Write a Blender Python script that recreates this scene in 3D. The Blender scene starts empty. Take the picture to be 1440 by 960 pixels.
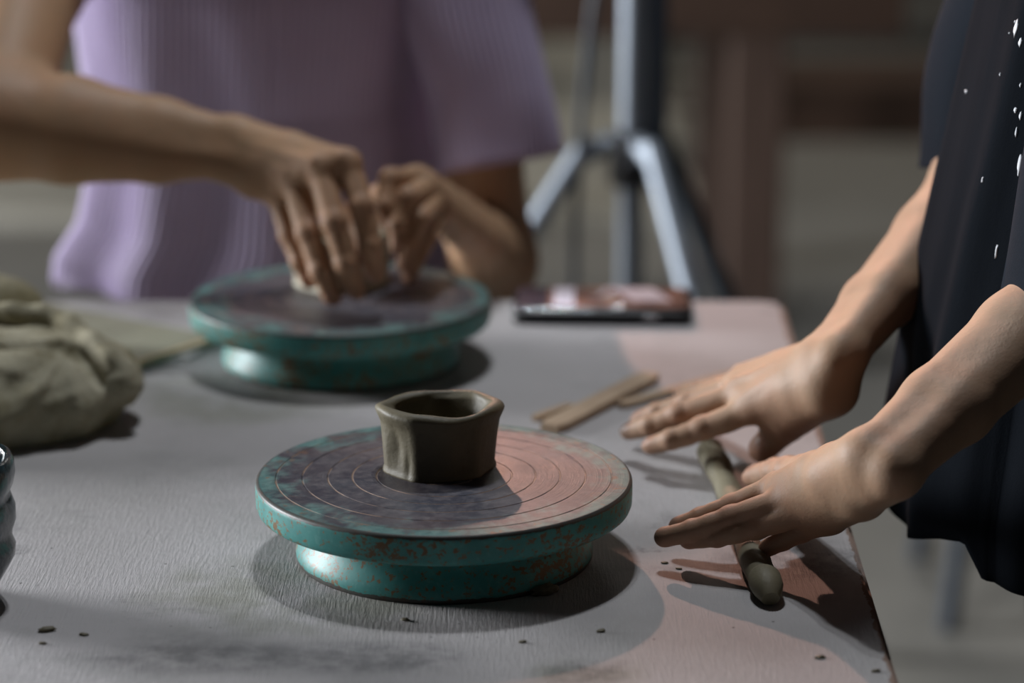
import bpy, bmesh, math, random
import numpy as np
from mathutils import Vector, Matrix
random.seed(7); rng = np.random.default_rng(11)
sc = bpy.context.scene
COL = sc.collection
V = lambda *a: np.array(a, dtype=float)

# ------------------------------------------------------------------ camera model and survey helpers
FPX, PITCH, CAMH = 3950.0, math.radians(15.05), 1.30
def ray(px, py):
    x = (px - 720) / FPX; y = -(py - 480) / FPX
    return V(x, math.cos(PITCH) + y * math.sin(PITCH), -math.sin(PITCH) + y * math.cos(PITCH))
def atz(px, py, z=.75):
    d = ray(px, py); return V(0, 0, CAMH) + d * ((z - CAMH) / d[2])
def aty(px, py, y):
    d = ray(px, py); return V(0, 0, CAMH) + d * (y / d[1])
TZ = .75

# ------------------------------------------------------------------ object helpers
def link(name, me, mat=None, parent=None, smooth=True):
    o = bpy.data.objects.new(name, me); COL.objects.link(o)
    if mat: me.materials.append(mat)
    if parent: o.parent = parent
    if smooth:
        me.polygons.foreach_set('use_smooth', [True] * len(me.polygons))
    return o
def from_bm(name, bm, mat=None, parent=None, smooth=True):
    bmesh.ops.recalc_face_normals(bm, faces=bm.faces)
    me = bpy.data.meshes.new(name); bm.to_mesh(me); bm.free()
    return link(name, me, mat, parent, smooth)
def from_np(name, v, f, mat=None, parent=None, smooth=True):
    me = bpy.data.meshes.new(name); me.from_pydata([tuple(map(float, p)) for p in v], [], [tuple(map(int, q)) for q in f]); me.update()
    return link(name, me, mat, parent, smooth)
def tag(o, label, cat, group=None, kind=None):
    if label: o['label'] = label
    if cat: o['category'] = cat
    if group: o['group'] = group
    if kind: o['kind'] = kind
    return o
def empty(name, loc, rz=0):
    o = bpy.data.objects.new(name, None); COL.objects.link(o); o.location = loc; o.rotation_euler = (0, 0, rz); o.empty_display_size = .05; return o
def autosmooth(o, ang=35):
    me = o.data
    bm = bmesh.new(); bm.from_mesh(me)
    for e in bm.edges:
        if len(e.link_faces) == 2 and e.calc_face_angle(0) > math.radians(ang): e.smooth = False
    bm.to_mesh(me); bm.free(); return o
def box_bm(lo, hi, bevel=0, seg=2, bm=None):
    b = bmesh.new()
    r = bmesh.ops.create_cube(b, size=1)
    for v in b.verts:
        v.co = Vector([(lo[i] + hi[i]) / 2 + v.co[i] * (hi[i] - lo[i]) for i in range(3)])
    if bevel: bmesh.ops.bevel(b, geom=b.edges[:], offset=bevel, segments=seg, affect='EDGES', profile=.5)
    return b
def lathe(name, prof, n=96, mat=None, parent=None, close=True):
    v = []; f = []
    m = len(prof)
    for i in range(n):
        a = 2 * math.pi * i / n
        for r, z in prof: v.append((r * math.cos(a), r * math.sin(a), z))
    for i in range(n):
        j = (i + 1) % n
        for k in range(m - 1): f.append((i * m + k, j * m + k, j * m + k + 1, i * m + k + 1))
    bm = bmesh.new(); bv = [bm.verts.new(p) for p in v]
    for q in f:
        try: bm.faces.new([bv[t] for t in q])
        except ValueError: pass
    bmesh.ops.remove_doubles(bm, verts=bm.verts, dist=1e-6)
    return from_bm(name, bm, mat, parent)
def tube(name, pts, rad, mat=None, parent=None, n=14, cap=True, squash=None):
    pts = [np.array(p, float) for p in pts]
    if not hasattr(rad, '__len__'): rad = [rad] * len(pts)
    v = []; f = []; up = V(0, 0, 1)
    for i, p in enumerate(pts):
        t = pts[min(i + 1, len(pts) - 1)] - pts[max(i - 1, 0)]; t /= np.linalg.norm(t)
        ref = V(0, 0, 1) if abs(t[2]) < .93 else V(0, 1, 0)
        a = np.cross(t, ref); a /= np.linalg.norm(a); b = np.cross(a, t)
        for k in range(n):
            an = 2 * math.pi * k / n
            v.append(p + rad[i] * (math.cos(an) * a + math.sin(an) * b * (squash or 1)))
    for i in range(len(pts) - 1):
        for k in range(n):
            f.append((i * n + k, i * n + (k + 1) % n, (i + 1) * n + (k + 1) % n, (i + 1) * n + k))
    if cap:
        f.append(tuple(range(n))[::-1]); f.append(tuple((len(pts) - 1) * n + k for k in range(n)))
    bm = bmesh.new(); bv = [bm.verts.new(p) for p in v]
    for q in f: bm.faces.new([bv[t] for t in q])
    o = from_bm(name, bm, mat, parent); return autosmooth(o, 50)

# ------------------------------------------------------------------ node helpers
class NT:
    def __init__(s, name):
        s.m = bpy.data.materials.new(name); s.m.use_nodes = True; s.t = s.m.node_tree; s.b = s.t.nodes['Principled BSDF']
        s.tc = s.t.nodes.new('ShaderNodeTexCoord'); s.obj = s.tc.outputs['Object']
    def n(s, ty, **k):
        o = s.t.nodes.new(ty)
        for a, v in k.items(): setattr(o, a, v)
        return o
    def l(s, a, b): s.t.links.new(a, b)
    def put(s, sock, v):
        if hasattr(v, 'links') or hasattr(v, 'is_linked'): s.l(v, sock)
        else: sock.default_value = v
    def mapping(s, scale=(1, 1, 1), rot=(0, 0, 0), src=None):
        m = s.n('ShaderNodeMapping'); s.l(src or s.obj, m.inputs['Vector']); m.inputs['Scale'].default_value = scale; m.inputs['Rotation'].default_value = rot
        return m.outputs[0]
    def noise(s, scale, detail=4, rough=.55, src=None, dist=0):
        o = s.n('ShaderNodeTexNoise'); s.l(src or s.obj, o.inputs['Vector']); o.inputs['Scale'].default_value = scale
        o.inputs['Detail'].default_value = detail; o.inputs['Roughness'].default_value = rough; o.inputs['Distortion'].default_value = dist
        return o.outputs['Fac']
    def ramp(s, fac, a, b, interp='LINEAR'):
        o = s.n('ShaderNodeMapRange', interpolation_type='SMOOTHSTEP' if interp == 'S' else 'LINEAR'); s.l(fac, o.inputs[0])
        o.inputs[1].default_value = a; o.inputs[2].default_value = b; return o.outputs[0]
    def math(s, op, a, b=0.0, clamp=False):
        o = s.n('ShaderNodeMath', operation=op, use_clamp=clamp); s.put(o.inputs[0], a); s.put(o.inputs[1], b); return o.outputs[0]
    def mix(s, fac, a, b):
        o = s.n('ShaderNodeMix', data_type='RGBA'); s.put(o.inputs[0], fac)
        for i, c in ((6, a), (7, b)):
            if isinstance(c, tuple): o.inputs[i].default_value = (*c, 1)
            else: s.l(c, o.inputs[i])
        return o.outputs[2]
    def bump(s, h, strength=.3, dist=.001, normal=None):
        o = s.n('ShaderNodeBump'); s.l(h, o.inputs['Height']); o.inputs['Strength'].default_value = strength; o.inputs['Distance'].default_value = dist
        if normal: s.l(normal, o.inputs['Normal'])
        return o.outputs[0]
    def fin(s, col=None, rough=None, normal=None, metal=None, spec=None, **kw):
        b = s.b.inputs
        if col is not None:
            if isinstance(col, tuple): b['Base Color'].default_value = (*col, 1)
            else: s.l(col, b['Base Color'])
        if rough is not None: s.put(b['Roughness'], rough)
        if normal is not None: s.l(normal, b['Normal'])
        if metal is not None: s.put(b['Metallic'], metal)
        if spec is not None: b['Specular IOR Level'].default_value = spec
        for k, v in kw.items(): b[k.replace('_', ' ')].default_value = v
        return s.m
def simple(name, col, rough=.6, var=.15, scale=30, bump=.1, dist=.001, **kw):
    t = NT(name); n = t.noise(scale, 5)
    c = t.mix(t.ramp(n, .3, .7), tuple(x * (1 - var) for x in col), tuple(min(1, x * (1 + var)) for x in col))
    return t.fin(c, rough, t.bump(n, bump, dist), **kw)

# ------------------------------------------------------------------ signed distance modelling (numpy) with surface nets
class Prim: pass
def cap(a, b, ra, rb, k=.006):
    p = Prim(); p.t = 0; p.a = np.array(a, float); p.b = np.array(b, float); p.ra = ra; p.rb = rb; p.k = k
    r = max(ra, rb) + k; p.lo = np.minimum(p.a, p.b) - r; p.hi = np.maximum(p.a, p.b) + r; return p
def ell(c, ax, r, k=.004):
    """ax: 3 row vectors, r: 3 radii"""
    p = Prim(); p.t = 1; p.c = np.array(c, float); A = np.array(ax, float); A[0] /= np.linalg.norm(A[0]); A[1] = A[1] - A[0] * (A[0] @ A[1])
    if np.linalg.norm(A[1]) < .05: A[1] = np.cross(A[0], V(.3, .9, .1))
    A[1] /= np.linalg.norm(A[1]); A[2] = np.cross(A[0], A[1]); p.A = A; p.r = np.array(r, float); p.k = k
    R = max(r) + k; p.lo = p.c - R; p.hi = p.c + R; return p
def neg(p): p.t += 10; return p
def pd(p, P):
    if p.t % 10 == 0:
        ab = p.b - p.a; q = P - p.a; t = np.clip((q @ ab) / (ab @ ab + 1e-12), 0, 1)
        return np.linalg.norm(q - t[:, None] * ab, axis=1) - (p.ra + (p.rb - p.ra) * t)
    q = (P - p.c) @ p.A.T
    k0 = np.linalg.norm(q / p.r, axis=1); k1 = np.linalg.norm(q / p.r ** 2, axis=1) + 1e-9
    return k0 * (k0 - 1) / k1
def smin(a, b, k):
    h = np.maximum(k - np.abs(a - b), 0) / k
    return np.minimum(a, b) - h * h * k * .25
class Field:
    """base: prims blended together; groups: list of (prims, k) each blended with the base on its own"""
    def __init__(s, base, groups=()): s.base = base; s.groups = list(groups)
    def grp(s, prims, P, lo, hi, d0=None):
        d = d0
        for p in prims:
            if (p.lo > hi + .03).any() or (p.hi < lo - .03).any(): continue
            e = pd(p, P)
            if p.t >= 10:
                if d is not None: d = -smin(-d, e, p.k)
            else: d = e if d is None else smin(d, e, p.k)
        return d
    def __call__(s, P):
        lo, hi = P.min(0), P.max(0); big = np.full(len(P), .5)
        b = s.grp(s.base, P, lo, hi)
        if b is None: b = big
        d = b
        for pr, k in s.groups:
            g = s.grp(pr, P, lo, hi)
            if g is not None: d = np.minimum(d, smin(b, g, k))
        return d
def mesh_field(f, lo, hi, h):
    B = 8; lo = np.array(lo, float); hi = np.array(hi, float)
    nb = np.ceil((hi - lo) / (B * h)).astype(int)
    g = np.stack(np.meshgrid(*[np.arange(n) for n in nb], indexing='ij'), -1).reshape(-1, 3)
    act = []
    order = g[np.lexsort((g[:, 2] // 4, g[:, 1] // 4, g[:, 0] // 4))]
    for i in range(0, len(order), 256):
        q = order[i:i + 256]; d = f(lo + (q + .5) * B * h)
        act.append(q[np.abs(d) < B * h * .87 + .009])
    act = np.concatenate(act)
    c9 = np.stack(np.meshgrid(*[np.arange(B + 1)] * 3, indexing='ij'), -1).reshape(-1, 3)
    NX = int((nb.max() + 2) * B); K, VV, E = [], [], []
    key = lambda ix: (ix[..., 0] * NX + ix[..., 1]) * NX + ix[..., 2]
    co = np.array([[0,0,0],[1,0,0],[0,1,0],[1,1,0],[0,0,1],[1,0,1],[0,1,1],[1,1,1]])
    edges = [(0,1),(2,3),(4,5),(6,7),(0,2),(1,3),(4,6),(5,7),(0,4),(1,5),(2,6),(3,7)]
    for i in range(0, len(act), 24):
        q = act[i:i + 24]; ii = (q[:, None, :] * B + c9[None]).reshape(-1, 3)
        d = f(lo + ii * h).reshape(len(q), B + 1, B + 1, B + 1)
        C = np.stack([d[:, c[0]:B + c[0], c[1]:B + c[1], c[2]:B + c[2]] for c in co], -1).reshape(-1, 8)
        ci = (q[:, None, :] * B + np.stack(np.meshgrid(*[np.arange(B)] * 3, indexing='ij'), -1).reshape(-1, 3)[None]).reshape(-1, 3)
        s = C < 0; m = s.any(1) & ~s.all(1)
        C, ci, s = C[m], ci[m], s[m]
        if not len(C): continue
        acc = np.zeros((len(C), 3)); cnt = np.zeros(len(C))
        for a, b in edges:
            x = s[:, a] != s[:, b]; t = C[x, a] / (C[x, a] - C[x, b])
            acc[x] += co[a] + t[:, None] * (co[b] - co[a]); cnt[x] += 1
        K.append(key(ci)); VV.append(lo + (ci + acc / cnt[:, None]) * h)
        for ax, cn in ((0, 1), (1, 2), (2, 4)):
            x = s[:, 0] != s[:, cn]; E.append(np.column_stack([ci[x], np.full(x.sum(), ax), s[x, 0]]))
    K = np.concatenate(K); VV = np.concatenate(VV); E = np.concatenate(E)
    o = np.argsort(K); K = K[o]; VV = VV[o]
    ci = E[:, :3]; ax = E[:, 3]; sg = E[:, 4].astype(bool); e = np.eye(3, dtype=int)
    b = e[(ax + 1) % 3]; c = e[(ax + 2) % 3]
    ks = np.stack([key(ci), key(ci - b), key(ci - b - c), key(ci - c)], -1)
    ix = np.clip(np.searchsorted(K, ks), 0, len(K) - 1); ok = (K[ix] == ks).all(1)
    ix = ix[ok]; sg = sg[ok]; ix[~sg] = ix[~sg][:, ::-1]
    # one Newton step onto the surface, then normals from the gradient
    G = np.zeros_like(VV); D = np.zeros(len(VV)); eps = h * .5
    # VV is spatially sorted by key (x-major): chunk it
    for i in range(0, len(VV), 3000):
        P = VV[i:i + 3000]; D[i:i + 3000] = f(P)
        for a in range(3):
            dd = np.zeros(3); dd[a] = eps
            G[i:i + 3000, a] = (f(P + dd) - f(P - dd)) / (2 * eps)
    G2 = (G * G).sum(1) + 1e-6
    st = np.clip(D / G2, -h, h); VV = VV - G * st[:, None] * (np.abs(G2) > .1)[:, None]
    return VV, ix
def paint(me, vals):
    at = me.color_attributes.new('Tint', 'FLOAT_COLOR', 'POINT')
    at.data.foreach_set('color', np.column_stack([vals, np.ones(len(vals))]).astype(np.float32).ravel())

def unit(v): v = np.array(v, float); return v / np.linalg.norm(v)
def catmull(pts, n=8):
    P = [np.array(p, float) for p in pts]; P = [2 * P[0] - P[1]] + P + [2 * P[-1] - P[-2]]; out = []
    for i in range(1, len(P) - 2):
        for t in np.linspace(0, 1, n, endpoint=False):
            a, b, c, d = P[i - 1:i + 3]
            out.append(.5 * ((2 * b) + (-a + c) * t + (2 * a - 5 * b + 4 * c - d) * t * t + (-a + 3 * b - 3 * c + d) * t ** 3))
    out.append(P[-2]); return out

# ================================================================== MATERIALS
def m_skin(name, base, red, dark):
    t = NT(name); at = t.n('ShaderNodeAttribute', attribute_name='Tint'); sp = t.n('ShaderNodeSeparateColor'); t.l(at.outputs['Color'], sp.inputs[0])
    n1 = t.noise(55, 4); n2 = t.noise(900, 3, .6); n3 = t.noise(12, 3)
    c = t.mix(t.ramp(n1, .3, .72), base, tuple(b * k for b, k in zip(base, (1.1, 1.02, .98))))
    c = t.mix(t.math('MULTIPLY', t.ramp(n3, .45, .75), .35), c, red)
    c = t.mix(t.math('MULTIPLY', sp.outputs[0], .8), c, red)
    c = t.mix(t.math('MULTIPLY', sp.outputs[1], .8), c, tuple(min(1, x) for x in (red[0] * 1.15, red[1] * 1.25, red[2] * 1.3)))
    c = t.mix(sp.outputs[2], c, dark)
    vor = t.n('ShaderNodeTexVoronoi'); t.l(t.mapping((1, 1, 1)), vor.inputs['Vector']); vor.inputs['Scale'].default_value = 700
    n4 = t.noise(130, 3, .55)
    nm = t.bump(vor.outputs['Distance'], .15, .0004, t.bump(n2, .2, .0004, t.bump(n1, .35, .0016, t.bump(n4, .3, .0009))))
    r = t.math('SUBTRACT', .58, t.math('MULTIPLY', sp.outputs[1], .25))
    return t.fin(c, r, nm, spec=.38, Subsurface_Weight=.12, Subsurface_Scale=.006, Subsurface_Radius=(1, .35, .2))
SKIN = m_skin('light_skin', (.37, .245, .16), (.36, .185, .125), (.05, .045, .04))
SKIN2 = m_skin('warm_skin', (.41, .255, .15), (.38, .20, .13), (.16, .14, .11))

def m_table():
    t = NT('worn_white_painted_board')
    mp = t.mapping((1, .09, 1), (0, 0, .12)); br = t.noise(620, 5, .65, mp)
    big = t.noise(3.2, 5, .6); mid = t.noise(14, 5, .62); fine = t.noise(160, 3)
    c = t.mix(t.ramp(big, .35, .7), (.47, .445, .45), (.365, .345, .34))
    c = t.mix(t.math('MULTIPLY', t.ramp(mid, .55, .72), .45), c, (.27, .265, .255))
    c = t.mix(t.math('MULTIPLY', t.ramp(br, .5, .75), .3), c, (.49, .485, .48))
    # dark clay smudges in patches, soft blue grey wipe marks
    sm = t.noise(22, 7, .72, t.mapping((1, 1.6, 1))); gate = t.noise(5.5, 2)
    k = t.math('MULTIPLY', t.ramp(sm, .56, .66), t.ramp(gate, .56, .66))
    c = t.mix(t.math('MULTIPLY', k, .75), c, (.11, .105, .11))
    sp = t.n('ShaderNodeTexVoronoi'); t.l(t.obj, sp.inputs['Vector']); sp.inputs['Scale'].default_value = 62
    spk = t.math('MULTIPLY', t.ramp(sp.outputs['Distance'], .07, .04), t.ramp(t.noise(17, 2), .54, .58))
    c = t.mix(t.math('MULTIPLY', spk, .8), c, (.06, .055, .05))
    geo = t.n('ShaderNodeAttribute', attribute_name='Tint'); s3 = t.n('ShaderNodeSeparateColor'); t.l(geo.outputs['Color'], s3.inputs[0])
    wear = t.math('GREATER_THAN', t.math('ADD', s3.outputs[0], t.math('MULTIPLY', t.noise(75, 6, .7), .9)), 1.12)
    c = t.mix(t.math('MULTIPLY', wear, .85), c, (.20, .115, .075))
    olive_tint = t.math('MULTIPLY', s3.outputs[1], t.ramp(t.noise(30, 5), .35, .62)); c = t.mix(t.math('MULTIPLY', olive_tint, .55), c, (.18, .185, .12))  # olive tint from the second mask channel, broken up by noise
    smear = t.math('MULTIPLY', s3.outputs[2], t.ramp(t.noise(60, 6, .7), .35, .6)); c = t.mix(t.math('MULTIPLY', smear, .8), c, (.10, .10, .105))
    nm = t.bump(br, .6, .0013, t.bump(fine, .4, .0009, t.bump(mid, .35, .002)))
    return t.fin(c, .68, nm, spec=.3)
M_TABLE = m_table()

def m_wheel_top():
    t = NT('scraped_turquoise_wheel_top')
    sx = t.n('ShaderNodeSeparateXYZ'); t.l(t.obj, sx.inputs[0])
    r = t.math('SQRT', t.math('ADD', t.math('MULTIPLY', sx.outputs[0], sx.outputs[0]), t.math('MULTIPLY', sx.outputs[1], sx.outputs[1])))
    rn = t.math('DIVIDE', r, .11)
    n1 = t.noise(38, 7, .68); n2 = t.noise(150, 5, .7); n3 = t.noise(13, 4)
    # concentric scrape noise: wrap by radius
    cmb = t.n('ShaderNodeCombineXYZ'); t.l(t.math('MULTIPLY', r, 1100), cmb.inputs[0]); t.l(t.math('MULTIPLY', t.math('ARCTAN2', sx.outputs[1], sx.outputs[0]), 2.2), cmb.inputs[1])
    ring = t.noise(1.0, 4, .6, cmb.outputs[0])
    slate = t.mix(t.ramp(n3, .38, .66), (.036, .038, .056), (.115, .088, .094))
    slate = t.mix(t.math('MULTIPLY', t.ramp(n2, .45, .75), .55), slate, (.22, .19, .19))
    slate = t.mix(t.math('MULTIPLY', t.ramp(ring, .5, .72), .4), slate, (.055, .052, .062))
    green = t.mix(t.ramp(n2, .38, .65), (.045, .15, .145), (.13, .235, .215))
    e = t.math('ADD', rn, t.math('MULTIPLY', t.math('SUBTRACT', n1, .5), 1.15))
    c = t.mix(t.ramp(e, .76, 1.02, 'S'), slate, green)
    mask = None
    for R in (.168, .36, .487, .617, .752, .892):
        d = t.math('ABSOLUTE', t.math('SUBTRACT', rn, R)); g = t.math('LESS_THAN', d, .0048); mask = g if mask is None else t.math('MAXIMUM', mask, g)
    c = t.mix(t.math('MULTIPLY', mask, t.ramp(t.noise(60, 4), .38, .55)), c, (.36, .25, .19))
    edge = t.ramp(t.math('ADD', rn, t.math('MULTIPLY', n2, .02)), .985, .998); c = t.mix(edge, c, (.03, .026, .03))
    rust = t.math('MULTIPLY', t.ramp(t.noise(95, 6, .7), .58, .66), t.ramp(rn, .75, .95)); c = t.mix(rust, c, (.20, .10, .055))
    nm = t.bump(ring, .25, .0006, t.bump(n2, .3, .0006))
    return t.fin(c, t.ramp(n1, -.1, 1.3), nm, spec=.5)
def m_wheel_side():
    t = NT('rusted_turquoise_enamel')
    n1 = t.noise(230, 6, .7, t.mapping((1, 1, 1.3))); n2 = t.noise(34, 4); n3 = t.noise(300, 3)
    c = t.mix(t.ramp(n2, .35, .68), (.042, .215, .20), (.085, .31, .28))
    c = t.mix(t.math('MULTIPLY', t.ramp(n3, .55, .75), .4), c, (.16, .36, .32))
    k = t.ramp(t.math('ADD', n1, t.math('MULTIPLY', n2, .35)), .705, .75); c = t.mix(k, c, (.17, .10, .045))
    k2 = t.ramp(t.noise(75, 6, .7), .66, .70); c = t.mix(k2, c, (.03, .028, .03))
    geo = t.n('ShaderNodeAttribute', attribute_name='Tint'); s3 = t.n('ShaderNodeSeparateColor'); t.l(geo.outputs['Color'], s3.inputs[0])
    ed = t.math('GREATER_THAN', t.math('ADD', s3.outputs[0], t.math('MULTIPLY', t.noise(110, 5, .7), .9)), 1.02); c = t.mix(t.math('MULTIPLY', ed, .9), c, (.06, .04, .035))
    return t.fin(c, .46, t.bump(k, -.4, .0006, t.bump(n3, .12, .0005)), spec=.42)
def m_clay(name, a, b, rough=.62):
    t = NT(name); n1 = t.noise(28, 4); n2 = t.noise(260, 5, .65); n3 = t.noise(90, 6, .6)
    c = t.mix(t.ramp(n1, .3, .7), a, b); c = t.mix(t.math('MULTIPLY', t.ramp(n2, .62, .75), .5), c, tuple(x * .45 for x in a))
    return t.fin(c, rough, t.bump(n2, .35, .0007, t.bump(n3, .4, .0016)), spec=.4)
M_CLAY = m_clay('damp_olive_clay', (.105, .088, .052), (.15, .128, .078), .55)
M_CLAY2 = m_clay('pale_groggy_clay', (.36, .33, .24), (.46, .43, .33))
M_CLAY3 = m_clay('rolled_clay', (.155, .135, .085), (.21, .185, .12))
def m_wood(name, a, b, scale=9, rough=.6, axis=0, stretch=.08):
    t = NT(name); s = [1, 1, 1]; s[axis] = stretch
    g = t.noise(scale * 14, 5, .6, t.mapping(tuple(s)), .4); c = t.mix(t.ramp(g, .35, .68), a, b)
    d = t.noise(scale * 1.5, 5); c = t.mix(t.math('MULTIPLY', t.ramp(d, .5, .7), .35), c, tuple(x * .55 for x in a))
    return t.fin(c, rough, t.bump(g, .3, .0008))
M_STICK = m_wood('clay_dusted_beech', (.40, .27, .17), (.53, .39, .27), 10, .6)
M_BROWN = m_wood('dark_red_brown_wood', (.042, .022, .014), (.070, .038, .024), 3, .5, 0)
M_BROWNV = m_wood('dark_red_brown_wood_upright', (.060, .036, .026), (.095, .058, .044), 3, .5, 2)
M_PLY = m_wood('stained_plywood', (.22, .21, .145), (.29, .28, .205), 8, .65)
M_PLYE = m_wood('bare_plywood_edge', (.46, .32, .18), (.58, .43, .28), 10, .6)
M_BLACKC = simple('navy_black_cotton', (.006, .009, .015), .9, .3, 900, .3, .0006, spec=.15)
def m_cloth_spots():
    t = NT('navy_black_cotton_with_paint_spots')
    n = t.noise(900, 3); fade = t.noise(14, 5, .65, t.mapping((1, 1, .25)))
    c = t.mix(t.ramp(fade, .42, .8), (.002, .0035, .006), (.0055, .0075, .011))
    at = t.n('ShaderNodeAttribute', attribute_name='Tint'); sp = t.n('ShaderNodeSeparateColor'); t.l(at.outputs['Color'], sp.inputs[0])
    c = t.mix(t.ramp(sp.outputs[0], .4, .6), c, (.72, .74, .78))
    return t.fin(c, .9, t.bump(n, .3, .0006, t.bump(fade, .3, .004)), spec=.06)
M_SPOT = m_cloth_spots()
def m_bag():
    t = NT('clay_stained_canvas')
    n1 = t.noise(12, 5, .6); n2 = t.noise(45, 6, .65); w = t.noise(800, 2)
    c = t.mix(t.ramp(n1, .33, .68), (.20, .17, .09), (.42, .385, .285)); c = t.mix(t.math('MULTIPLY', t.ramp(n2, .48, .68), .8), c, (.14, .115, .05))
    return t.fin(c, .9, t.bump(w, .3, .0006, t.bump(n2, .5, .003)))
def m_glaze():
    t = NT('glossy_dark_blue_green_glaze'); n = t.noise(28, 6, .65, None, 1.2); n2 = t.noise(120, 4)
    c = t.mix(t.ramp(n, .4, .62), (.012, .018, .018), (.05, .085, .10)); c = t.mix(t.ramp(n2, .66, .74), c, (.13, .12, .10))
    return t.fin(c, .12, t.bump(n, .5, .003), spec=.7)
def m_knit():
    t = NT('lavender_ribbed_knit'); w = t.noise(700, 3); n = t.noise(9, 3)
    c = t.mix(t.ramp(n, .3, .7), (.48, .405, .58), (.54, .46, .65))
    return t.fin(c, .8, t.bump(w, .25, .0006), Sheen_Weight=.25)
M_KNIT = m_knit()
M_STEEL = simple('brushed_grey_steel', (.26, .29, .33), .5, .06, 80, .05, metal=.75)
M_DKSTEEL = simple('dark_blue_black_tube', (.035, .045, .06), .4, .1, 60, .05)
M_BLKPL = simple('black_plastic', (.012, .012, .014), .35, .1, 60, .05)
M_JEAN = simple('dark_trouser_cloth', (.03, .035, .05), .9, .2, 500, .2)
M_HAIR = simple('black_hair', (.012, .009, .008), .45, .3, 200, .3)

# ================================================================== ROOM
def m_floor():
    t = NT('dusty_concrete'); a = t.noise(1.3, 6, .6); b = t.noise(9, 6, .65)
    c = t.mix(t.ramp(a, .35, .68), (.155, .147, .130), (.235, .222, .197)); c = t.mix(t.math('MULTIPLY', t.ramp(b, .5, .7), .35), c, (.15, .145, .13))
    return t.fin(c, .6, t.bump(b, .2, .004))
def struct(o): o['kind'] = 'structure'; return o
M_FLOOR = m_floor(); M_WALL = simple('grey_plaster', (.12, .115, .105), .9, .12, 3, .2, .004)
struct(from_bm('floor', box_bm((-4, -1.5, -.12), (4, 9.6, 0)), M_FLOOR, smooth=False))
struct(from_bm('wall_back', box_bm((-4, 9.6, 0), (4, 9.75, 3.2)), M_WALL, smooth=False))
struct(from_bm('baseboard_back', box_bm((-4, 9.57, 0), (4, 9.6, .12), .004), M_BROWN, smooth=False))
struct(from_bm('wall_right', box_bm((4, -1.5, 0), (4.15, 9.75, 3.2)), M_WALL, smooth=False))
# left wall with a window opening through which daylight falls
WY0, WY1, WZ0, WZ1 = 2.25, 4.05, .75, 2.3
bm = bmesh.new()
for lo, hi in (((-4.15, -1.5, 0), (-4, WY0, 3.2)), ((-4.15, WY1, 0), (-4, 9.75, 3.2)), ((-4.15, WY0, 0), (-4, WY1, WZ0)), ((-4.15, WY0, WZ1), (-4, WY1, 3.2))):
    b = box_bm(lo, hi); me = bpy.data.meshes.new('t'); b.to_mesh(me); b.free(); bm.from_mesh(me); bpy.data.meshes.remove(me)
struct(from_bm('wall_left', bm, M_WALL, smooth=False))
fr = bmesh.new()
for lo, hi in (((-4.1, WY0, WZ0), (-4.04, WY0 + .05, WZ1)), ((-4.1, WY1 - .05, WZ0), (-4.04, WY1, WZ1)), ((-4.1, WY0, WZ0), (-4.04, WY1, WZ0 + .05)), ((-4.1, WY0, WZ1 - .05), (-4.04, WY1, WZ1)), ((-4.1, 3.13, WZ0), (-4.04, 3.17, WZ1))):
    b = box_bm(lo, hi, .004); me = bpy.data.meshes.new('t'); b.to_mesh(me); b.free(); fr.from_mesh(me); bpy.data.meshes.remove(me)
struct(from_bm('window_1', fr, simple('white_window_paint', (.7, .7, .68), .5), smooth=False))
# low raised slab at the back left of the floor
o = struct(from_bm('trim_1', box_bm((-3.9, 5.75, 0), (.40, 9.5, .035), .004), simple('pale_raised_slab', (.34, .32, .27), .7, .15, 4, .1), smooth=False))

# ================================================================== WORK TABLE
cornerFR = atz(1100, 424); edgeN = atz(1265, 960)
dR = unit(V(*(edgeN - cornerFR)[:2])); xr = lambda y: cornerFR[0] + (y - cornerFR[1]) * dR[0] / dR[1]
YF, YN, XL = 2.172, .95, -1.45
table = empty('work_table', (0, 0, 0)); tag(table, 'large worktable with a worn pale grey painted top and brown bare edge', 'table')
def tabletop():
    R = .022; ca = V(xr(YF) - R, YF - R)
    out = [V(XL, YN), V(xr(YN), YN)] + [V(xr(YF) - R + R * math.cos(a) - .0, YF - R + R * math.sin(a)) for a in np.linspace(0, math.pi / 2, 7)] + [V(XL, YF)]
    bm = bmesh.new(); vs = [bm.verts.new((p[0], p[1], TZ)) for p in out]; f = bm.faces.new(vs)
    r = bmesh.ops.extrude_face_region(bm, geom=[f]); bmesh.ops.translate(bm, vec=(0, 0, -.032), verts=[e for e in r['geom'] if isinstance(e, bmesh.types.BMVert)])
    bmesh.ops.bevel(bm, geom=[e for e in bm.edges if not (e.link_faces and any(abs(fc.normal.z) < .1 for fc in e.link_faces) and abs(e.verts[0].co.z - e.verts[1].co.z) > .01)], offset=.0025, segments=2, affect='EDGES')
    return from_bm('tabletop', bm, M_TABLE, table, smooth=False)
top = tabletop()
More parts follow.
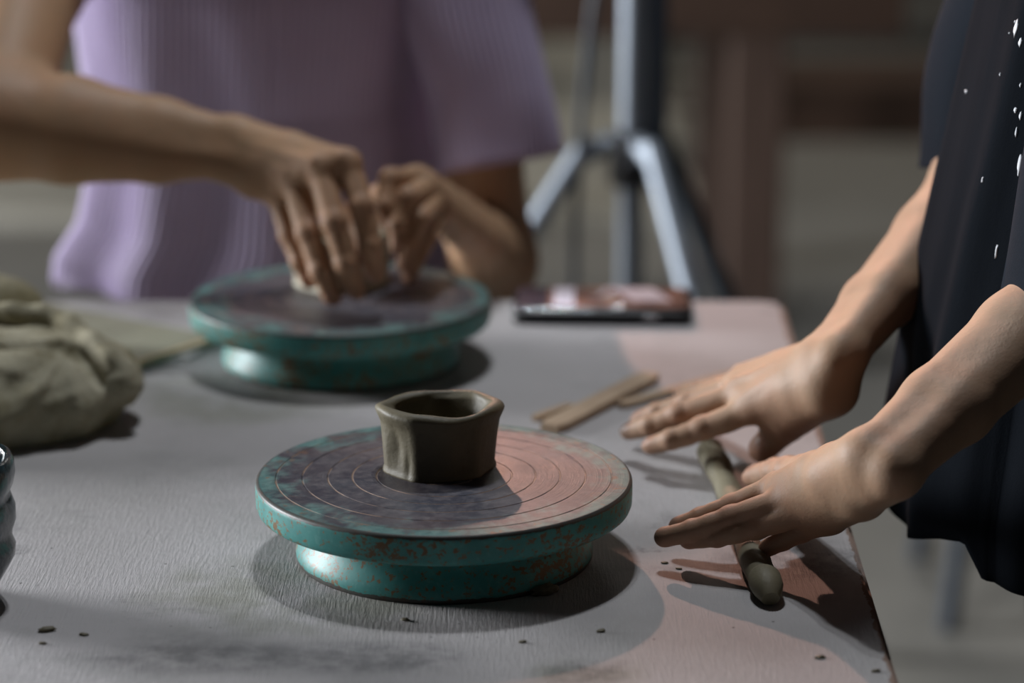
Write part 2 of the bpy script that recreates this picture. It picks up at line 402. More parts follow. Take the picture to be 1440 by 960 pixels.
# dense skin of the top surface is replaced by a painted attribute on a fine grid sheet welded into the slab
def top_skin():
    """subdivide the slab's large upper face so that wear and tint masks can live on its vertices"""
    me = top.data; bm = bmesh.new(); bm.from_mesh(me)
    for ax, rg in ((0, np.arange(-.62, .26, .012)), (1, np.arange(1.3, 2.17, .014))):
        for c in rg:
            n = (1, 0, 0) if ax == 0 else (0, 1, 0); p = [0, 0, 0]; p[ax] = c
            gm = [f for f in bm.faces if f.normal.z > .9]; eds = {e for f in gm for e in f.edges}; vs = {v for f in gm for v in f.verts}
            bmesh.ops.bisect_plane(bm, geom=gm + list(eds) + list(vs), plane_co=p, plane_no=n)
    bm.to_mesh(me); bm.free()
    P = np.array([v.co[:] for v in me.vertices]); T = np.zeros((len(P), 3))
    T[:, 0] = np.clip(1 - (np.array([xr(y) for y in P[:, 1]]) - P[:, 0]) / .012, 0, 1)
    def blob(ch, px, py, rx, ry, s=1.0):
        c = atz(px, py); d = ((P[:, 0] - c[0]) / rx) ** 2 + ((P[:, 1] - c[1]) / ry) ** 2
        T[:, ch] = np.maximum(T[:, ch], s * np.clip(1.6 - d, 0, 1) * (P[:, 2] > .745))
    blob(1, 430, 835, .085, .06); blob(1, 330, 560, .08, .06, .8); blob(1, 820, 945, .028, .018, .9)
    blob(2, 300, 925, .07, .018, .7); blob(2, 520, 925, .045, .022, .75); blob(2, 1130, 790, .05, .03, .75); blob(2, 1010, 800, .05, .012, .5); blob(2, 822, 946, .022, .012, 1.0); blob(2, 60, 697, .02, .004, 1); blob(2, 250, 905, .04, .007, .7)
    paint(me, T)
top_skin()
for p in (top,): p['label'] = 'worn pale grey painted tabletop'
from_bm('apron', box_bm((XL + .1, YF - .09, .63), (xr(YF) - .08, YF - .065, .718), .002), M_BROWN, table, smooth=False)
for (x, y) in ((xr(YF) - .13, YF - .13), (xr(YN) - .12, YN + .12), (XL + .12, YF - .13), (XL + .12, YN + .12)):
    from_bm('leg', box_bm((x - .03, y - .03, 0), (x + .03, y + .03, .718), .004), M_BROWNV, table, smooth=False)

# ================================================================== BANDING WHEELS
M_WT = m_wheel_top(); M_WS = m_wheel_side(); WH = .0482
def lathe_tint(o, fn):
    P = np.array([v.co[:] for v in o.data.vertices]); T = np.zeros((len(P), 3)); T[:, 0] = [fn(math.hypot(p[0], p[1]), p[2]) for p in P]; paint(o.data, T)
def banding_wheel(loc, rz, label):
    root = empty('banding_wheel', loc, rz); tag(root, label, 'pottery wheel', 'turquoise banding wheels')
    pr = [(0, WH)]
    for R in (.168, .36, .487, .617, .752, .892):
        r = R * .11; pr += [(r - .0006, WH), (r - .0002, WH - .00035), (r + .0002, WH - .00035), (r + .0006, WH)]
    pr += [(.1065, WH), (.1083, WH - .0002)]
    h = lathe('wheel_head_top', pr, 160, M_WT)
    side = [(.1083, WH - .0002), (.1093, WH - .0007), (.1099, WH - .0017), (.1101, WH - .004), (.1101, WH - .010), (.1099, WH - .0145), (.1090, WH - .0168), (.1073, WH - .0180), (.09, WH - .0183), (.03, WH - .0183), (.0, WH - .0183)]
    hd = lathe('wheel_head', side, 160, M_WS, root)
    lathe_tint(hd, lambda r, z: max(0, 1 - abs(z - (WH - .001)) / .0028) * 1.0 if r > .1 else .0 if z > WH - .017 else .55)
    autosmooth(h, 12); h.name = 'wheel_face'; h.parent = hd; h['label'] = 'flat scraped top with engraved rings'
    base = [(0, .0), (.0865, 0), (.0872, .0012), (.0872, .005), (.0858, .0095), (.0828, .0145), (.0806, .0195), (.0800, .0235), (.0806, .0262), (.0790, .0282), (.06, .0288), (0, .0288)]
    bs = lathe('wheel_base', base, 160, M_WS, root)
    lathe_tint(bs, lambda r, z: .9 if z < .0013 else .35 if z < .004 else .1)
    lathe('spindle', [(0, .027), (.014, .027), (.014, .0305), (0, .0305)], 32, M_STEEL, root)
    return root
w1c = atz(624.5, 668, TZ + WH); w2c = atz(479, 417, TZ + WH)
w1c = V(w1c[0], w1c[1], TZ); w2c = V(w2c[0], w2c[1], TZ)
banding_wheel(w1c, .6, 'turquoise rust-flecked banding wheel nearest the camera carrying the finished pinch pot')
banding_wheel(w2c, 2.4, 'turquoise banding wheel farther back under the hands of the person in lavender')

# ================================================================== CLAY POTS
def pinch_pot(name, c, mat, corners, rtop, rbot, hgt, wall, rimvar, seed=0, rock=0.0):
    """corners: list of (azimuth deg, radius) joined by nearly straight facets"""
    rs = np.random.default_rng(seed); n = 180; az = np.linspace(0, 2 * math.pi, n, endpoint=False)
    cs = sorted([(math.radians(a) % (2 * math.pi), r) for a, r in corners])
    R = np.zeros(n)
    for i, a in enumerate(az):
        for j in range(len(cs)):
            a0, r0 = cs[j]; a1, r1 = cs[(j + 1) % len(cs)]; da = (a1 - a0) % (2 * math.pi); t = ((a - a0) % (2 * math.pi))
            if t <= da:
                p0 = V(math.cos(a0), math.sin(a0)) * r0; p1 = V(math.cos(a1), math.sin(a1)) * r1; d = V(math.cos(a), math.sin(a)); e = p1 - p0
                den = d[0] * e[1] - d[1] * e[0]; R[i] = (p0[0] * e[1] - p0[1] * e[0]) / den * .5 + (r0 + (r1 - r0) * (t / da)) * .5; break
    ker = np.ones(5) / 5; R = np.convolve(np.r_[R[-4:], R, R[:4]], ker, 'same')[4:-4]
    Rs = np.convolve(np.r_[R[-16:], R, R[:16]], np.ones(19) / 19, 'same')[16:-16]
    zz = np.linspace(0, 1, 26); prof = []
    for z in zz: prof.append(('o', z))
    for a in np.linspace(0, math.pi, 10)[1:-1]: prof.append(('r', a))
    for z in zz[::-1][:-2]: prof.append(('i', z))
    top = hgt * (1 + sum(A * np.cos(k * az + ph) for k, A, ph in rimvar))
    nz = [rs.uniform(-1, 1, 4) for _ in range(40)]
    def wob(a, z):
        return -.0016 * math.exp(-((a - math.radians(222)) / .13) ** 2 - ((z - .5) / .3) ** 2) + .0008 * math.exp(-((a - math.radians(205)) / .08) ** 2 - ((z - .35) / .3) ** 2) - .0008 * math.exp(-((a - math.radians(238)) / .07) ** 2 - ((z - .25) / .2) ** 2) + sum(.00055 * q[0] * math.cos(k % 9 * a + 6 * q[1] + 5 * q[2] * z) for k, q in enumerate(nz[:14]))
    v = []
    for i, a in enumerate(az):
        for kind, q in prof:
            w = wall * (1 + .18 * math.sin(3 * a + 1)) * .5
            zt = top[i] - w
            if kind == 'o':
                fl = q ** 1.7; s = rbot + (rtop - rbot) * fl - .0012 * math.sin(math.pi * min(1, q * 1.25)); r = s * (R[i] * (1 - .35 * q ** 4) + Rs[i] * .35 * q ** 4) + wob(a, q) + .0012 * math.exp(-((q - .02) / .05) ** 2)
                z = q * zt
                if q > .82: r += .0014 * math.sin((q - .82) / .18 * math.pi / 2)
            elif kind == 'r':
                r = rtop * (R[i] * .65 + Rs[i] * .35) + .0014 - w + w * math.cos(q) + wob(a, 1) * (1 + math.cos(q)) / 2; z = zt + w * math.sin(q) * .8
            else:
                s = rbot + (rtop - rbot) * q ** 1.7; r = s * Rs[i] - wall * (1.05 + .25 * (1 - q)) + .0014 * q + wob(a + .4, q) * .6; z = .006 + q * (zt - .006)
            r = max(r, .004)
            v.append((r * math.cos(a), r * math.sin(a), z))
    m = len(prof); f = []
    for i in range(n):
        j = (i + 1) % n
        for k in range(m - 1): f.append((i * m + k, j * m + k, j * m + k + 1, i * m + k + 1))
    ci = len(v); v.append((0, 0, .005)); co = len(v); v.append((0, 0, 0))
    for i in range(n):
        j = (i + 1) % n; f.append((i * m + m - 1, j * m + m - 1, ci)); f.append((j * m, i * m, co))
    bm = bmesh.new(); bv = [bm.verts.new(p) for p in v]
    for q in f: bm.faces.new([bv[t] for t in q])
    o = from_bm(name, bm, mat); o.location = c; o.rotation_euler = (rock, 0, 0); return o
c1 = atz(617, 656, TZ + WH)
# azimuth: 270 deg faces the camera, 180 is left, 0 is right
pot = pinch_pot('pinch_pot', (c1[0], c1[1], TZ + WH - .0004), M_CLAY, [(246, .0352), (196, .0352), (12, .0372), (318, .0335), (95, .0335), (140, .035), (54, .035)], 1.06, .90, .0405, .0086,
                [(1, .03, 1.5), (2, .026, -1.2), (3, .018, .6), (5, .012, 2)], 3)
tag(pot, 'small olive-brown clay pinch pot with an uneven thick rim on the nearer turquoise wheel', 'pot')
c2 = atz(481, 398, TZ + WH)
pot2 = pinch_pot('clay_pot', (c2[0], c2[1], TZ + WH - .0004), M_CLAY2, [(250, .036), (185, .037), (5, .037), (310, .035), (90, .036), (130, .036)], 1.02, .96, .041, .009,
                 [(1, .04, .5), (3, .05, .6)], 8)
tag(pot2, 'pale half-formed clay pot held in both hands on the farther wheel', 'pot')

# ================================================================== COIL, STICKS, BOARD
a, b = atz(993, 628, TZ + .0092), atz(1088, 832, TZ + .0092)
pts = []; rad = []
N = 60
for i in range(N + 1):
    t = i / N; p = a + (b - a) * t + V(.0022 * math.sin(t * 5 + .5), 0, 0)
    r = .0083 + .0007 * math.sin(t * 17) + .0004 * math.sin(t * 41 + 1)
    if t > .93: r += .0009
    if .895 < t < .915: r -= .0009
    e = min(t, 1 - t) * N
    if e < 2: r *= (.62, .88, 1)[int(round(e))] if e <= 2 else 1
    pts.append(V(p[0], p[1], TZ + r * .98)); rad.append(r)
coil = tube('clay_coil', pts, rad, M_CLAY3, n=28)
tag(coil, 'rolled coil of olive clay on the table under both hands of the person in black', 'clay coil')
for p in coil.data.polygons: p.use_smooth = True

def stick(name, a, b, w, th, taper, label, z0=TZ, group='wooden modelling tools'):
    a = np.array(a); b = np.array(b); d = b - a; L = np.linalg.norm(d[:2]); ang = math.atan2(d[1], d[0])
    bm = bmesh.new(); secs = []
    for t in np.linspace(0, 1, 15):
        ww = w * (1 + (taper - 1) * t); e = min(t, 1 - t); k = 1 if e > .04 else (.72 if e < .001 else .95)
        x = t * L; ring = []
        for (yy, zz) in ((-1, .15), (-.9, 0), (.9, 0), (1, .15), (1, .8), (.86, 1), (-.86, 1), (-1, .8)):
            ring.append(bm.verts.new((x, yy * ww / 2 * k, zz * th)))
        secs.append(ring)
    for i in range(14):
        for k in range(8): bm.faces.new((secs[i][k], secs[i][(k + 1) % 8], secs[i + 1][(k + 1) % 8], secs[i + 1][k]))
    bm.faces.new(secs[0][::-1]); bm.faces.new(secs[-1])
    o = from_bm(name, bm, M_STICK, smooth=False); o.location = (a[0], a[1], z0); o.rotation_euler = (0, 0, ang)
    tag(o, label, 'stick', group); return o
stick('wooden_stick', atz(772, 608), atz(916, 534), .0185, .006, .95, 'flat wide light wooden stick lying between the near wheel and the farther hand')
stick('wooden_stick', atz(752, 592), atz(802, 574), .008, .004, .9, 'short thin wooden stick crossing behind the flat wide stick')
s3 = stick('wooden_stick', atz(872, 574), atz(1040, 526), .010, .004, .7, 'slim wooden stick reaching from the flat stick to behind the farther fingers')
# stained plywood board below the far wheel, left
A, B = atz(110, 542), atz(300, 481); d = unit((B - A)[:2]); nrm = V(-d[1], d[0]);
bd = empty('wooden_board', (A[0], A[1], TZ), math.atan2(d[1], d[0])); tag(bd, 'thin olive-stained plywood board with a bare tan edge behind the canvas bag', 'board')
L = np.linalg.norm((B - A)[:2]) ; W = .20
L0 = .028
from_bm('board_sheet', box_bm((L0, .002, .0), (L + .004, W, .0045), .0008), M_PLY, bd, smooth=False)
e = from_bm('board_edge', box_bm((L0, -.003, .0), (L + .004, .002, .0046), .0008), M_PLYE, bd, smooth=False); e['label'] = 'bare tan front edge'

# clay crumbs and dried drips on the table
cr = [(66, 887, .003), (118, 893, .0016), (60, 905, .0014), (845, 888, .0018), (1153, 925, .0018), (1232, 944, .0016), (570, 872, .0016), (735, 903, .0014), (935, 792, .0014), (955, 800, .0012)]
for i, (px, py, s) in enumerate(cr):
    bm = bmesh.new(); bmesh.ops.create_icosphere(bm, subdivisions=2, radius=1)
    for v in bm.verts: v.co = Vector((v.co.x * s * 1.7, v.co.y * s, v.co.z * s * .5)) * (1 + .2 * random.uniform(-1, 1))
    o = from_bm('clay_crumb', bm, M_CLAY); p = atz(px, py); o.location = (p[0], p[1], TZ + s * .38); o.rotation_euler = (0, 0, random.uniform(-.5, .5))
    tag(o, 'tiny dark crumb of dried clay lying loose on the pale tabletop', 'crumb', 'clay crumbs on the tabletop')
b1 = w1c
bm = bmesh.new(); bmesh.ops.create_icosphere(bm, subdivisions=3, radius=1)
for v in bm.verts: v.co = Vector((v.co.x * .0085, v.co.y * .004, v.co.z * .0032)) * (1 + .15 * math.sin(v.co.x * 700 + v.co.y * 900))
o = from_bm('clay_flake', bm, M_CLAY); p = atz(768, 836); o.location = (p[0] - .001, p[1] + .001, TZ + .0026); o.rotation_euler = (0, 0, .5)
tag(o, 'flat flake of dried clay stuck on the table at the foot of the near wheel', 'clay')

# ================================================================== PHONE
A, B = atz(722, 458), atz(977, 460)
ph = empty('smartphone', ((A[0] + B[0]) / 2, A[1] + .036, TZ), -.03); tag(ph, 'smartphone in a dark case lying screen up near the far table edge', 'phone')
hw, hd = (B[0] - A[0]) / 2 , .036
def rbox(hx, hy, z0, z1, r, bev):
    bm = bmesh.new(); vs = []
    for cx, cy, a0 in ((hx - r, hy - r, 0), (-hx + r, hy - r, 90), (-hx + r, -hy + r, 180), (hx - r, -hy + r, 270)):
        for a in np.linspace(a0, a0 + 90, 7): vs.append(bm.verts.new((cx + r * math.cos(math.radians(a)), cy + r * math.sin(math.radians(a)), z0)))
    f = bm.faces.new(vs); rr = bmesh.ops.extrude_face_region(bm, geom=[f]); bmesh.ops.translate(bm, vec=(0, 0, z1 - z0), verts=[e for e in rr['geom'] if isinstance(e, bmesh.types.BMVert)])
    bmesh.ops.bevel(bm, geom=[e for e in bm.edges if abs(e.verts[0].co.z - e.verts[1].co.z) < 1e-6], offset=bev, segments=3, affect='EDGES'); return bm
from_bm('phone_case', rbox(hw, hd, 0, .0125, .009, .002), M_BLKPL, ph)
M_FRAME = simple('polished_phone_frame', (.5, .5, .52), .15, .02, metal=1.0)
from_bm('phone_frame', rbox(hw - .002, hd - .002, .004, .0135, .0085, .001), M_FRAME, ph)
def m_screen():
    t = NT('glossy_phone_screen'); sx = t.n('ShaderNodeSeparateXYZ'); t.l(t.obj, sx.inputs[0])
    n = t.noise(60, 4); c = t.mix(t.ramp(n, .35, .65), (.10, .045, .035), (.30, .15, .11))
    def rect(x0, x1, y0, y1, sk=0):
        x = t.math('SUBTRACT', sx.outputs[0], t.math('MULTIPLY', sx.outputs[1], sk))
        a = t.math('MULTIPLY', t.math('GREATER_THAN', x, x0), t.math('LESS_THAN', x, x1)); b = t.math('MULTIPLY', t.math('GREATER_THAN', sx.outputs[1], y0), t.math('LESS_THAN', sx.outputs[1], y1)); return t.math('MULTIPLY', a, b)
    c = t.mix(rect(-.038, -.022, -.028, .03), c, (.62, .55, .62)); c = t.mix(rect(.018, .05, -.012, .030, -.35), c, (.66, .57, .62)); c = t.mix(rect(-.08, -.042, -.04, .04), c, (.05, .035, .045))
    t.l(c, t.b.inputs['Emission Color']); t.b.inputs['Emission Strength'].default_value = .28
    return t.fin(c, .08, spec=.6)
from_bm('screen', rbox(hw - .0035, hd - .0035, .013, .0139, .0078, .0003), m_screen(), ph)
from_bm('side_button', box_bm((hw * .45, -hd - .0006, .006), (hw * .62, -hd + .001, .009), .0004), M_FRAME, ph)

# ================================================================== CANVAS BAG
def trace(f, px, py, t0=1.3, t1=2.6):
    d = ray(px, py); ts = np.linspace(t0, t1, 1300); P = V(0, 0, CAMH) + ts[:, None] * d[None]; q = np.where(f(P) < 0)[0]
    return P[q[0]] if len(q) else P[np.argmin(f(P))]
def canvas_bag():
    c = V(-.392, 1.838, TZ - .004)
    E = np.eye(3)
    base = [ell(c + V(0, 0, .026), E, (.135, .088, .040), .02), ell(c + V(-.05, 0, .036), E, (.095, .080, .042), .02), ell(c + V(.075, .0, .036), E, (.058, .052, .026), .02), ell(c + V(-.01, 0, .018), E, (.10, .085, .032), .02)]
    f0 = Field(list(base))
    def S(pts, push=0.0): return [trace(f0, *p) + V(0, push, 0) for p in pts]
    # hem: a thick rolled edge running over the top and down the right end
    path = catmull(S([(-40, 438), (20, 440), (70, 448), (115, 470), (150, 500), (172, 522), (176, 540)], -.003), 6)
    for i in range(len(path) - 1): base.append(cap(path[i], path[i + 1], .0072 + .0009 * math.sin(i * 1.3), .0072 + .0009 * math.sin(i * 1.3 + 1.3), .004))
    def groove(pts, r, k=.006):
        if r < .0032: r *= .55; k = .009
        q = catmull(S(pts, -r * .1), 5)
        for i in range(len(q) - 1):
            u = math.sin(math.pi * (i + .5) / (len(q) - 1)); base.append(neg(cap(q[i], q[i + 1], r * (.45 + .55 * u), r * (.45 + .55 * u), k)))
    def fold(pts, r, k=.014):
        r *= .6
        q = catmull(S(pts, r * .35), 5)
        for i in range(len(q) - 1):
            u = math.sin(math.pi * (i + .5) / (len(q) - 1)); base.append(cap(q[i], q[i + 1], r * (.4 + .6 * u), r * (.4 + .6 * u), k))
    groove([(-30, 490), (20, 488), (60, 484), (90, 484), (118, 498), (136, 516), (142, 530)], .0042)
    groove([(84, 480), (108, 490), (128, 508)], .0056)
    base.append(ell(aty(-12, 425, 1.95), E, (.036, .030, .020), .01)); base.append(ell(aty(-10, 480, 1.95), E, (.036, .030, .030), .02))
    f1 = Field(base)
    o1 = trace(f0, 112, 470); o2 = trace(f0, -40, 470)
    def f(P):
        d = np.zeros(len(P))
        for o, K, A, ph in ((o1, 6.5, .0021, .4), (o1, 11, .0012, 2.0), (o2, 7, .0018, 1.0)):
            x = P[:, 0] - o[0]; z = P[:, 2] - o[2]; r = np.hypot(x, z); phi = np.arctan2(-z, x)
            d += A * np.sin(K * phi + 22 * r + ph + 1.2 * np.sin(60 * r)) * np.clip(r / .03, 0, 1) * np.exp(-(r / .09) ** 2) * np.clip((o[2] + .004 - P[:, 2]) / .012, 0, 1)
        d += .0006 * np.sin(P[:, 0] * 190 + 3 * np.sin(P[:, 2] * 140)) * np.sin(P[:, 2] * 210 + P[:, 1] * 90) + .0012 * np.sin(P[:, 0] * 45 + P[:, 1] * 60)
        return np.maximum(f1(P) + d, TZ + .0052 - P[:, 2])
    v, fc = mesh_field(f, (-.56, 1.72, .735), (-.20, 2.06, .87), .0022)
    v[:, 2] = np.where(v[:, 2] < TZ + .012, TZ + .0003 + (v[:, 2] - TZ - .0052) * (.0117 / .0068), v[:, 2])
    o = from_np('canvas_bag', v, fc, m_bag()); tag(o, 'crumpled clay-stained cream canvas bag with a folded hem at the left of the table', 'bag')
canvas_bag()

# ================================================================== GLAZED POT
gp = atz(-80, 845); 
prof = [(0, 0), (.026, 0), (.028, .003), (.031, .010), (.0365, .020), (.0405, .028), (.0412, .034), (.0395, .0385), (.0400, .042), (.0425, .048), (.0428, .055), (.0410, .0605), (.0402, .063), (.0425, .067), (.0440, .073), (.0436, .079), (.0415, .0835), (.0395, .0845), (.0378, .0825), (.0365, .076), (.036, .06), (.035, .035), (.028, .012), (0, .008)]
gl = lathe('glazed_pot', prof, 96, m_glaze())
for v in gl.data.vertices:
    a = math.atan2(v.co.y, v.co.x); k = 1 + .02 * math.sin(3 * a + v.co.z * 60) + .014 * math.sin(7 * a - v.co.z * 90); v.co.x *= k; v.co.y *= k
gl.location = (gp[0], gp[1], TZ); gl.rotation_euler = (0, 0, 2.0)
tag(gl, 'lumpy glossy dark glazed pot cut off by the left picture edge', 'pot')

# ================================================================== PEOPLE
def finger(J, R, up, k=.003, nail=True, tint=None, prom=1.0):
    """J: MCP, PIP, DIP, TIP centre points; up: dorsal direction"""
    J = [np.array(j, float) for j in J]; up = unit(up); pr = []
    for i in range(len(J) - 1): pr.append(cap(J[i], J[i + 1], R[i], R[i + 1], k))
    mids = []
    for i in range(len(J) - 1):
        d = unit(J[i + 1] - J[i]); u = unit(up - d * (up @ d)); s = np.cross(d, u); Ls = np.linalg.norm(J[i + 1] - J[i])
        # pad of flesh on the palm side of each phalanx
        pr.append(ell((J[i] * .48 + J[i + 1] * .52) - u * R[i] * .25, (d, u, s), (Ls * .42, R[i + 1] * .86, R[i + 1] * .95), k))
        if i > 0: pr.append(ell(J[i] + u * R[i] * .24, (d, u, s), (R[i] * .95, R[i] * .74 * prom, R[i] * .93), .003))
        if i > 0 and R[i] > .0065:
            for o in (-.0022, 0, .0022):
                pr.append(neg(cap(J[i] + d * o + u * R[i] * 1.22 - s * R[i] * .5, J[i] + d * o + u * R[i] * 1.22 + s * R[i] * .5, .0003, .0003, .0012)))
    d = unit(J[-1] - J[-2]); u = unit(up - d * (up @ d)); s = np.cross(d, u); r = R[-1]
    pr.append(ell(J[-1] - d * r * .2 - u * r * .08, (d, u, s), (r * 1.15, r * .92, r * 1.0), .003))
    nc = J[-1] - d * r * .15 + u * r * .70
    if nail:
        nu = unit(u + d * .22)
        nd = unit(d - nu * (d @ nu))
        pr.append(neg(ell(nc - nd * r * .05 + nu * r * .12, (nd, nu, s), (r * 1.12, r * .30, r * .84), .0008)))
        pr.append(ell(nc - nu * r * .02, (nd, nu, s), (r * 1.02, r * .24, r * .70), .0005))
        if tint is not None: tint.append((1, nc - nu * r * .02, (nd, nu, s), (r * 1.02, r * .50, r * .74), 1.0, True))
    if tint is not None:
        for j, rr, st in ((J[1], R[1], .7), (J[2], R[2], .55), (J[-1], r * 1.3, .8)): tint.append((0, j, np.eye(3), (rr * 1.7,) * 3, st, False))
        tint.append((0, J[0], np.eye(3), (R[0] * 1.5,) * 3, .5, False))
    return pr
def apply_tint(P, tint):
    T = np.zeros((len(P), 3))
    for ch, c, ax, r, s, hard in tint:
        near = np.where((np.abs(P - c) < max(r) * 1.3).all(1))[0]
        if not len(near): continue
        q = (P[near] - c) @ np.array(ax).T; k = np.linalg.norm(q / np.array(r), axis=1)
        w = (np.clip((1.08 - k) / .12, 0, 1) if hard else np.clip(1.25 - k, 0, 1)) * s
        T[near, ch] = np.maximum(T[near, ch], w)
    return T
def hand_arm(fing, thumb, wr, wdir, ndir, elbow, shoulder, rf, rthumb, wr_half=.016, thick=.0150, arm=(.0225, .027, .033, .040), tint=None, tendons=True, sink=.0):
    """fing: four joint lists (index..pinky); wr: wrist centre; wdir: unit across the hand toward the thumb; ndir: dorsal direction"""
    base = []; groups = []; wr = np.array(wr); wdir = unit(wdir); ndir = unit(ndir)
    mcps = [np.array(f[0]) for f in fing]
    for i, f in enumerate(fing):
        groups.append((finger(f, rf[i], ndir, tint=tint), .0045))
    wp = [wr + wdir * wr_half * t for t in (.95, .32, -.32, -.95)]
    for i, m in enumerate(mcps):
        w = wp[i]; mid = (w + m) / 2 - ndir * .002
        rr = rf[i][0]
        base.append(cap(w + (mid - w) * .05 - ndir * .0015, mid, thick * .66, thick * .74, .010)); base.append(cap(mid, m - ndir * rr * .15, thick * .76, rr * 1.02, .006))
        d = unit(m - w)
        base.append(ell(m + ndir * rr * .28, (d, ndir, np.cross(d, ndir)), (rr * 1.25, rr * .82, rr * .9), .007))
    for i in range(3):   # webbing between knuckles
        m = (mcps[i] + mcps[i + 1]) / 2; f1 = np.array(fing[i][1]); f2 = np.array(fing[i + 1][1])
        base.append(cap(m, m * .88 + (f1 + f2) / 2 * .12 - ndir * .002, .0075, .0048, .006))
        w = (wp[i] + wp[i + 1]) / 2; base.append(cap(w + (m - w) * .04, m, thick * .66, .0092, .008))
    if tendons:
        for i, m in enumerate(mcps):
            w = wp[i]; a = m + ndir * rf[i][0] * .95; b = w * .75 + wr * .25 + ndir * thick * .62
            b = b * .8 + a * .2
            base.append(cap(a, b, .0040, .0028, .003))
    # thumb and its muscle
    th = [np.array(j) for j in thumb]
    tup = unit(ndir * .45 + wdir * .8)
    tj = [th[1], th[2], th[3]]
    pr = [cap(th[0], th[1], rthumb[0], rthumb[1], .006)] + finger([th[1], th[1] * .45 + th[2] * .55, th[2], th[3]], [rthumb[1], (rthumb[1] + rthumb[2]) / 2, rthumb[2], rthumb[3]], thumb_up if (thumb_up := globals().get('_TU')) is not None else tup, tint=tint)
    groups.append((pr, .014))
    base.append(cap(wr + wdir * wr_half * .6 - ndir * .002, th[0], thick * .85, rthumb[0] * 1.0, .008))
    base.append(cap(th[0], (th[1] * .5 + mcps[0] * .5) - ndir * .003, rthumb[0] * .8, .0062, .012))
    # wrist, forearm, upper arm (two bones side by side make the oval section)
    el = np.array(elbow); sh = np.array(shoulder); fd = unit(el - wr); side = unit(wdir - fd * (wdir @ fd))
    L = np.linalg.norm(el - wr)
    def pt(t, s): return wr + (el - wr) * t + side * s
    r3 = (thick + arm[0]) * .5
    base += [cap(pt(0, wr_half * .60), wr * .60 + mcps[1] * .40 + side * wr_half * .5 - ndir * .003, thick * .88, thick * .62, .010), cap(pt(0, -wr_half * .60), wr * .60 + mcps[2] * .40 - side * wr_half * .5 - ndir * .003, thick * .88, thick * .62, .010)]
    base += [cap(pt(0, wr_half * .58), pt(.30, wr_half * .55), thick * .88, r3 * .95, .008), cap(pt(0, -wr_half * .58), pt(.30, -wr_half * .55), thick * .88, r3 * .95, .008),
             cap(pt(.30, wr_half * .55), pt(.68, wr_half * .42), r3 * .93, arm[0], .008), cap(pt(.30, -wr_half * .55), pt(.68, -wr_half * .40), r3 * .93, arm[0] * .97, .008),
             cap(pt(.68, wr_half * .42), pt(1, .002), arm[0], arm[1], .008), cap(pt(.68, -wr_half * .40), pt(1, -.002), arm[0] * .97, arm[1] * .97, .008),
             cap(el, el + (sh - el) * .5, arm[1], arm[2], .02), cap(el + (sh - el) * .5, sh, arm[2], arm[3], .02),
             ell(wr - wdir * wr_half * .80 + ndir * thick * .45 + fd * .010, np.eye(3), (.0050,) * 3, .008)]
    return base, groups
def scale_r(s): return [[.0098 * s, .0084 * s, .0072 * s, .0062 * s], [.0100 * s, .0086 * s, .0073 * s, .0063 * s], [.0096 * s, .0081 * s, .0070 * s, .0060 * s], [.0086 * s, .0070 * s, .0061 * s, .0054 * s]]

def trunk(c, hipz, shl, shr, headc, fwd, knee=None, feet=None, breadth=.13):
    """coarse body under the clothes: pelvis, chest, neck, head with a face, legs"""
    fwd = unit(fwd); side = unit(V(-fwd[1], fwd[0], 0)); up = V(0, 0, 1); base = []
    shm = (shl + shr) / 2; hip = V(c[0], c[1], hipz)
    ax = (side, fwd, up)
    base += [ell(hip + up * .02, ax, (.135, .095, .12), .05), ell(hip * .45 + shm * .55 - up * .02, ax, (.108, .075, .20), .05), ell(shm - up * .10, ax, (.125, .078, .12), .05),
             cap(shl, shm + up * .01, .040, .045, .03), cap(shr, shm + up * .01, .040, .045, .03)]
    neck = shm + up * .05; base += [cap(neck - up * .03, headc - up * .07, .052, .048, .03)]
    base += [ell(headc + up * .02, (side, fwd, up), (.074, .092, .10), .03), ell(headc - up * .045 + fwd * .022, (side, fwd, up), (.055, .062, .068), .03),
             cap(headc + fwd * .088 + up * .012, headc + fwd * .108 - up * .018, .006, .012, .010), ell(headc + fwd * .086 - up * .048, (side, fwd, up), (.024, .010, .007), .004),
             neg(ell(headc + fwd * .098 - up * .049, (side, fwd, up), (.022, .006, .0015), .003))]
    for s in (-1, 1):
        base += [neg(ell(headc + fwd * .092 + up * .012 + side * s * .031, (side, fwd, up), (.018, .012, .012), .010)), ell(headc + fwd * .074 + up * .010 + side * s * .031, (side, fwd, up), (.014, .013, .011), .002),
                 ell(headc + side * s * .076 - up * .005, (side, fwd, up), (.008, .018, .030), .006)]
    if knee is not None:
        for s in (-1, 1):
            h = hip + side * s * .085 - up * .02; k = knee + side * s * .085; f = feet + side * s * .085
            base += [cap(h, k, .078, .052, .06), cap(k, f + up * .0, .050, .034, .04), cap(f, f + fwd * .15 - up * .045, .034, .026, .03)]
    return base

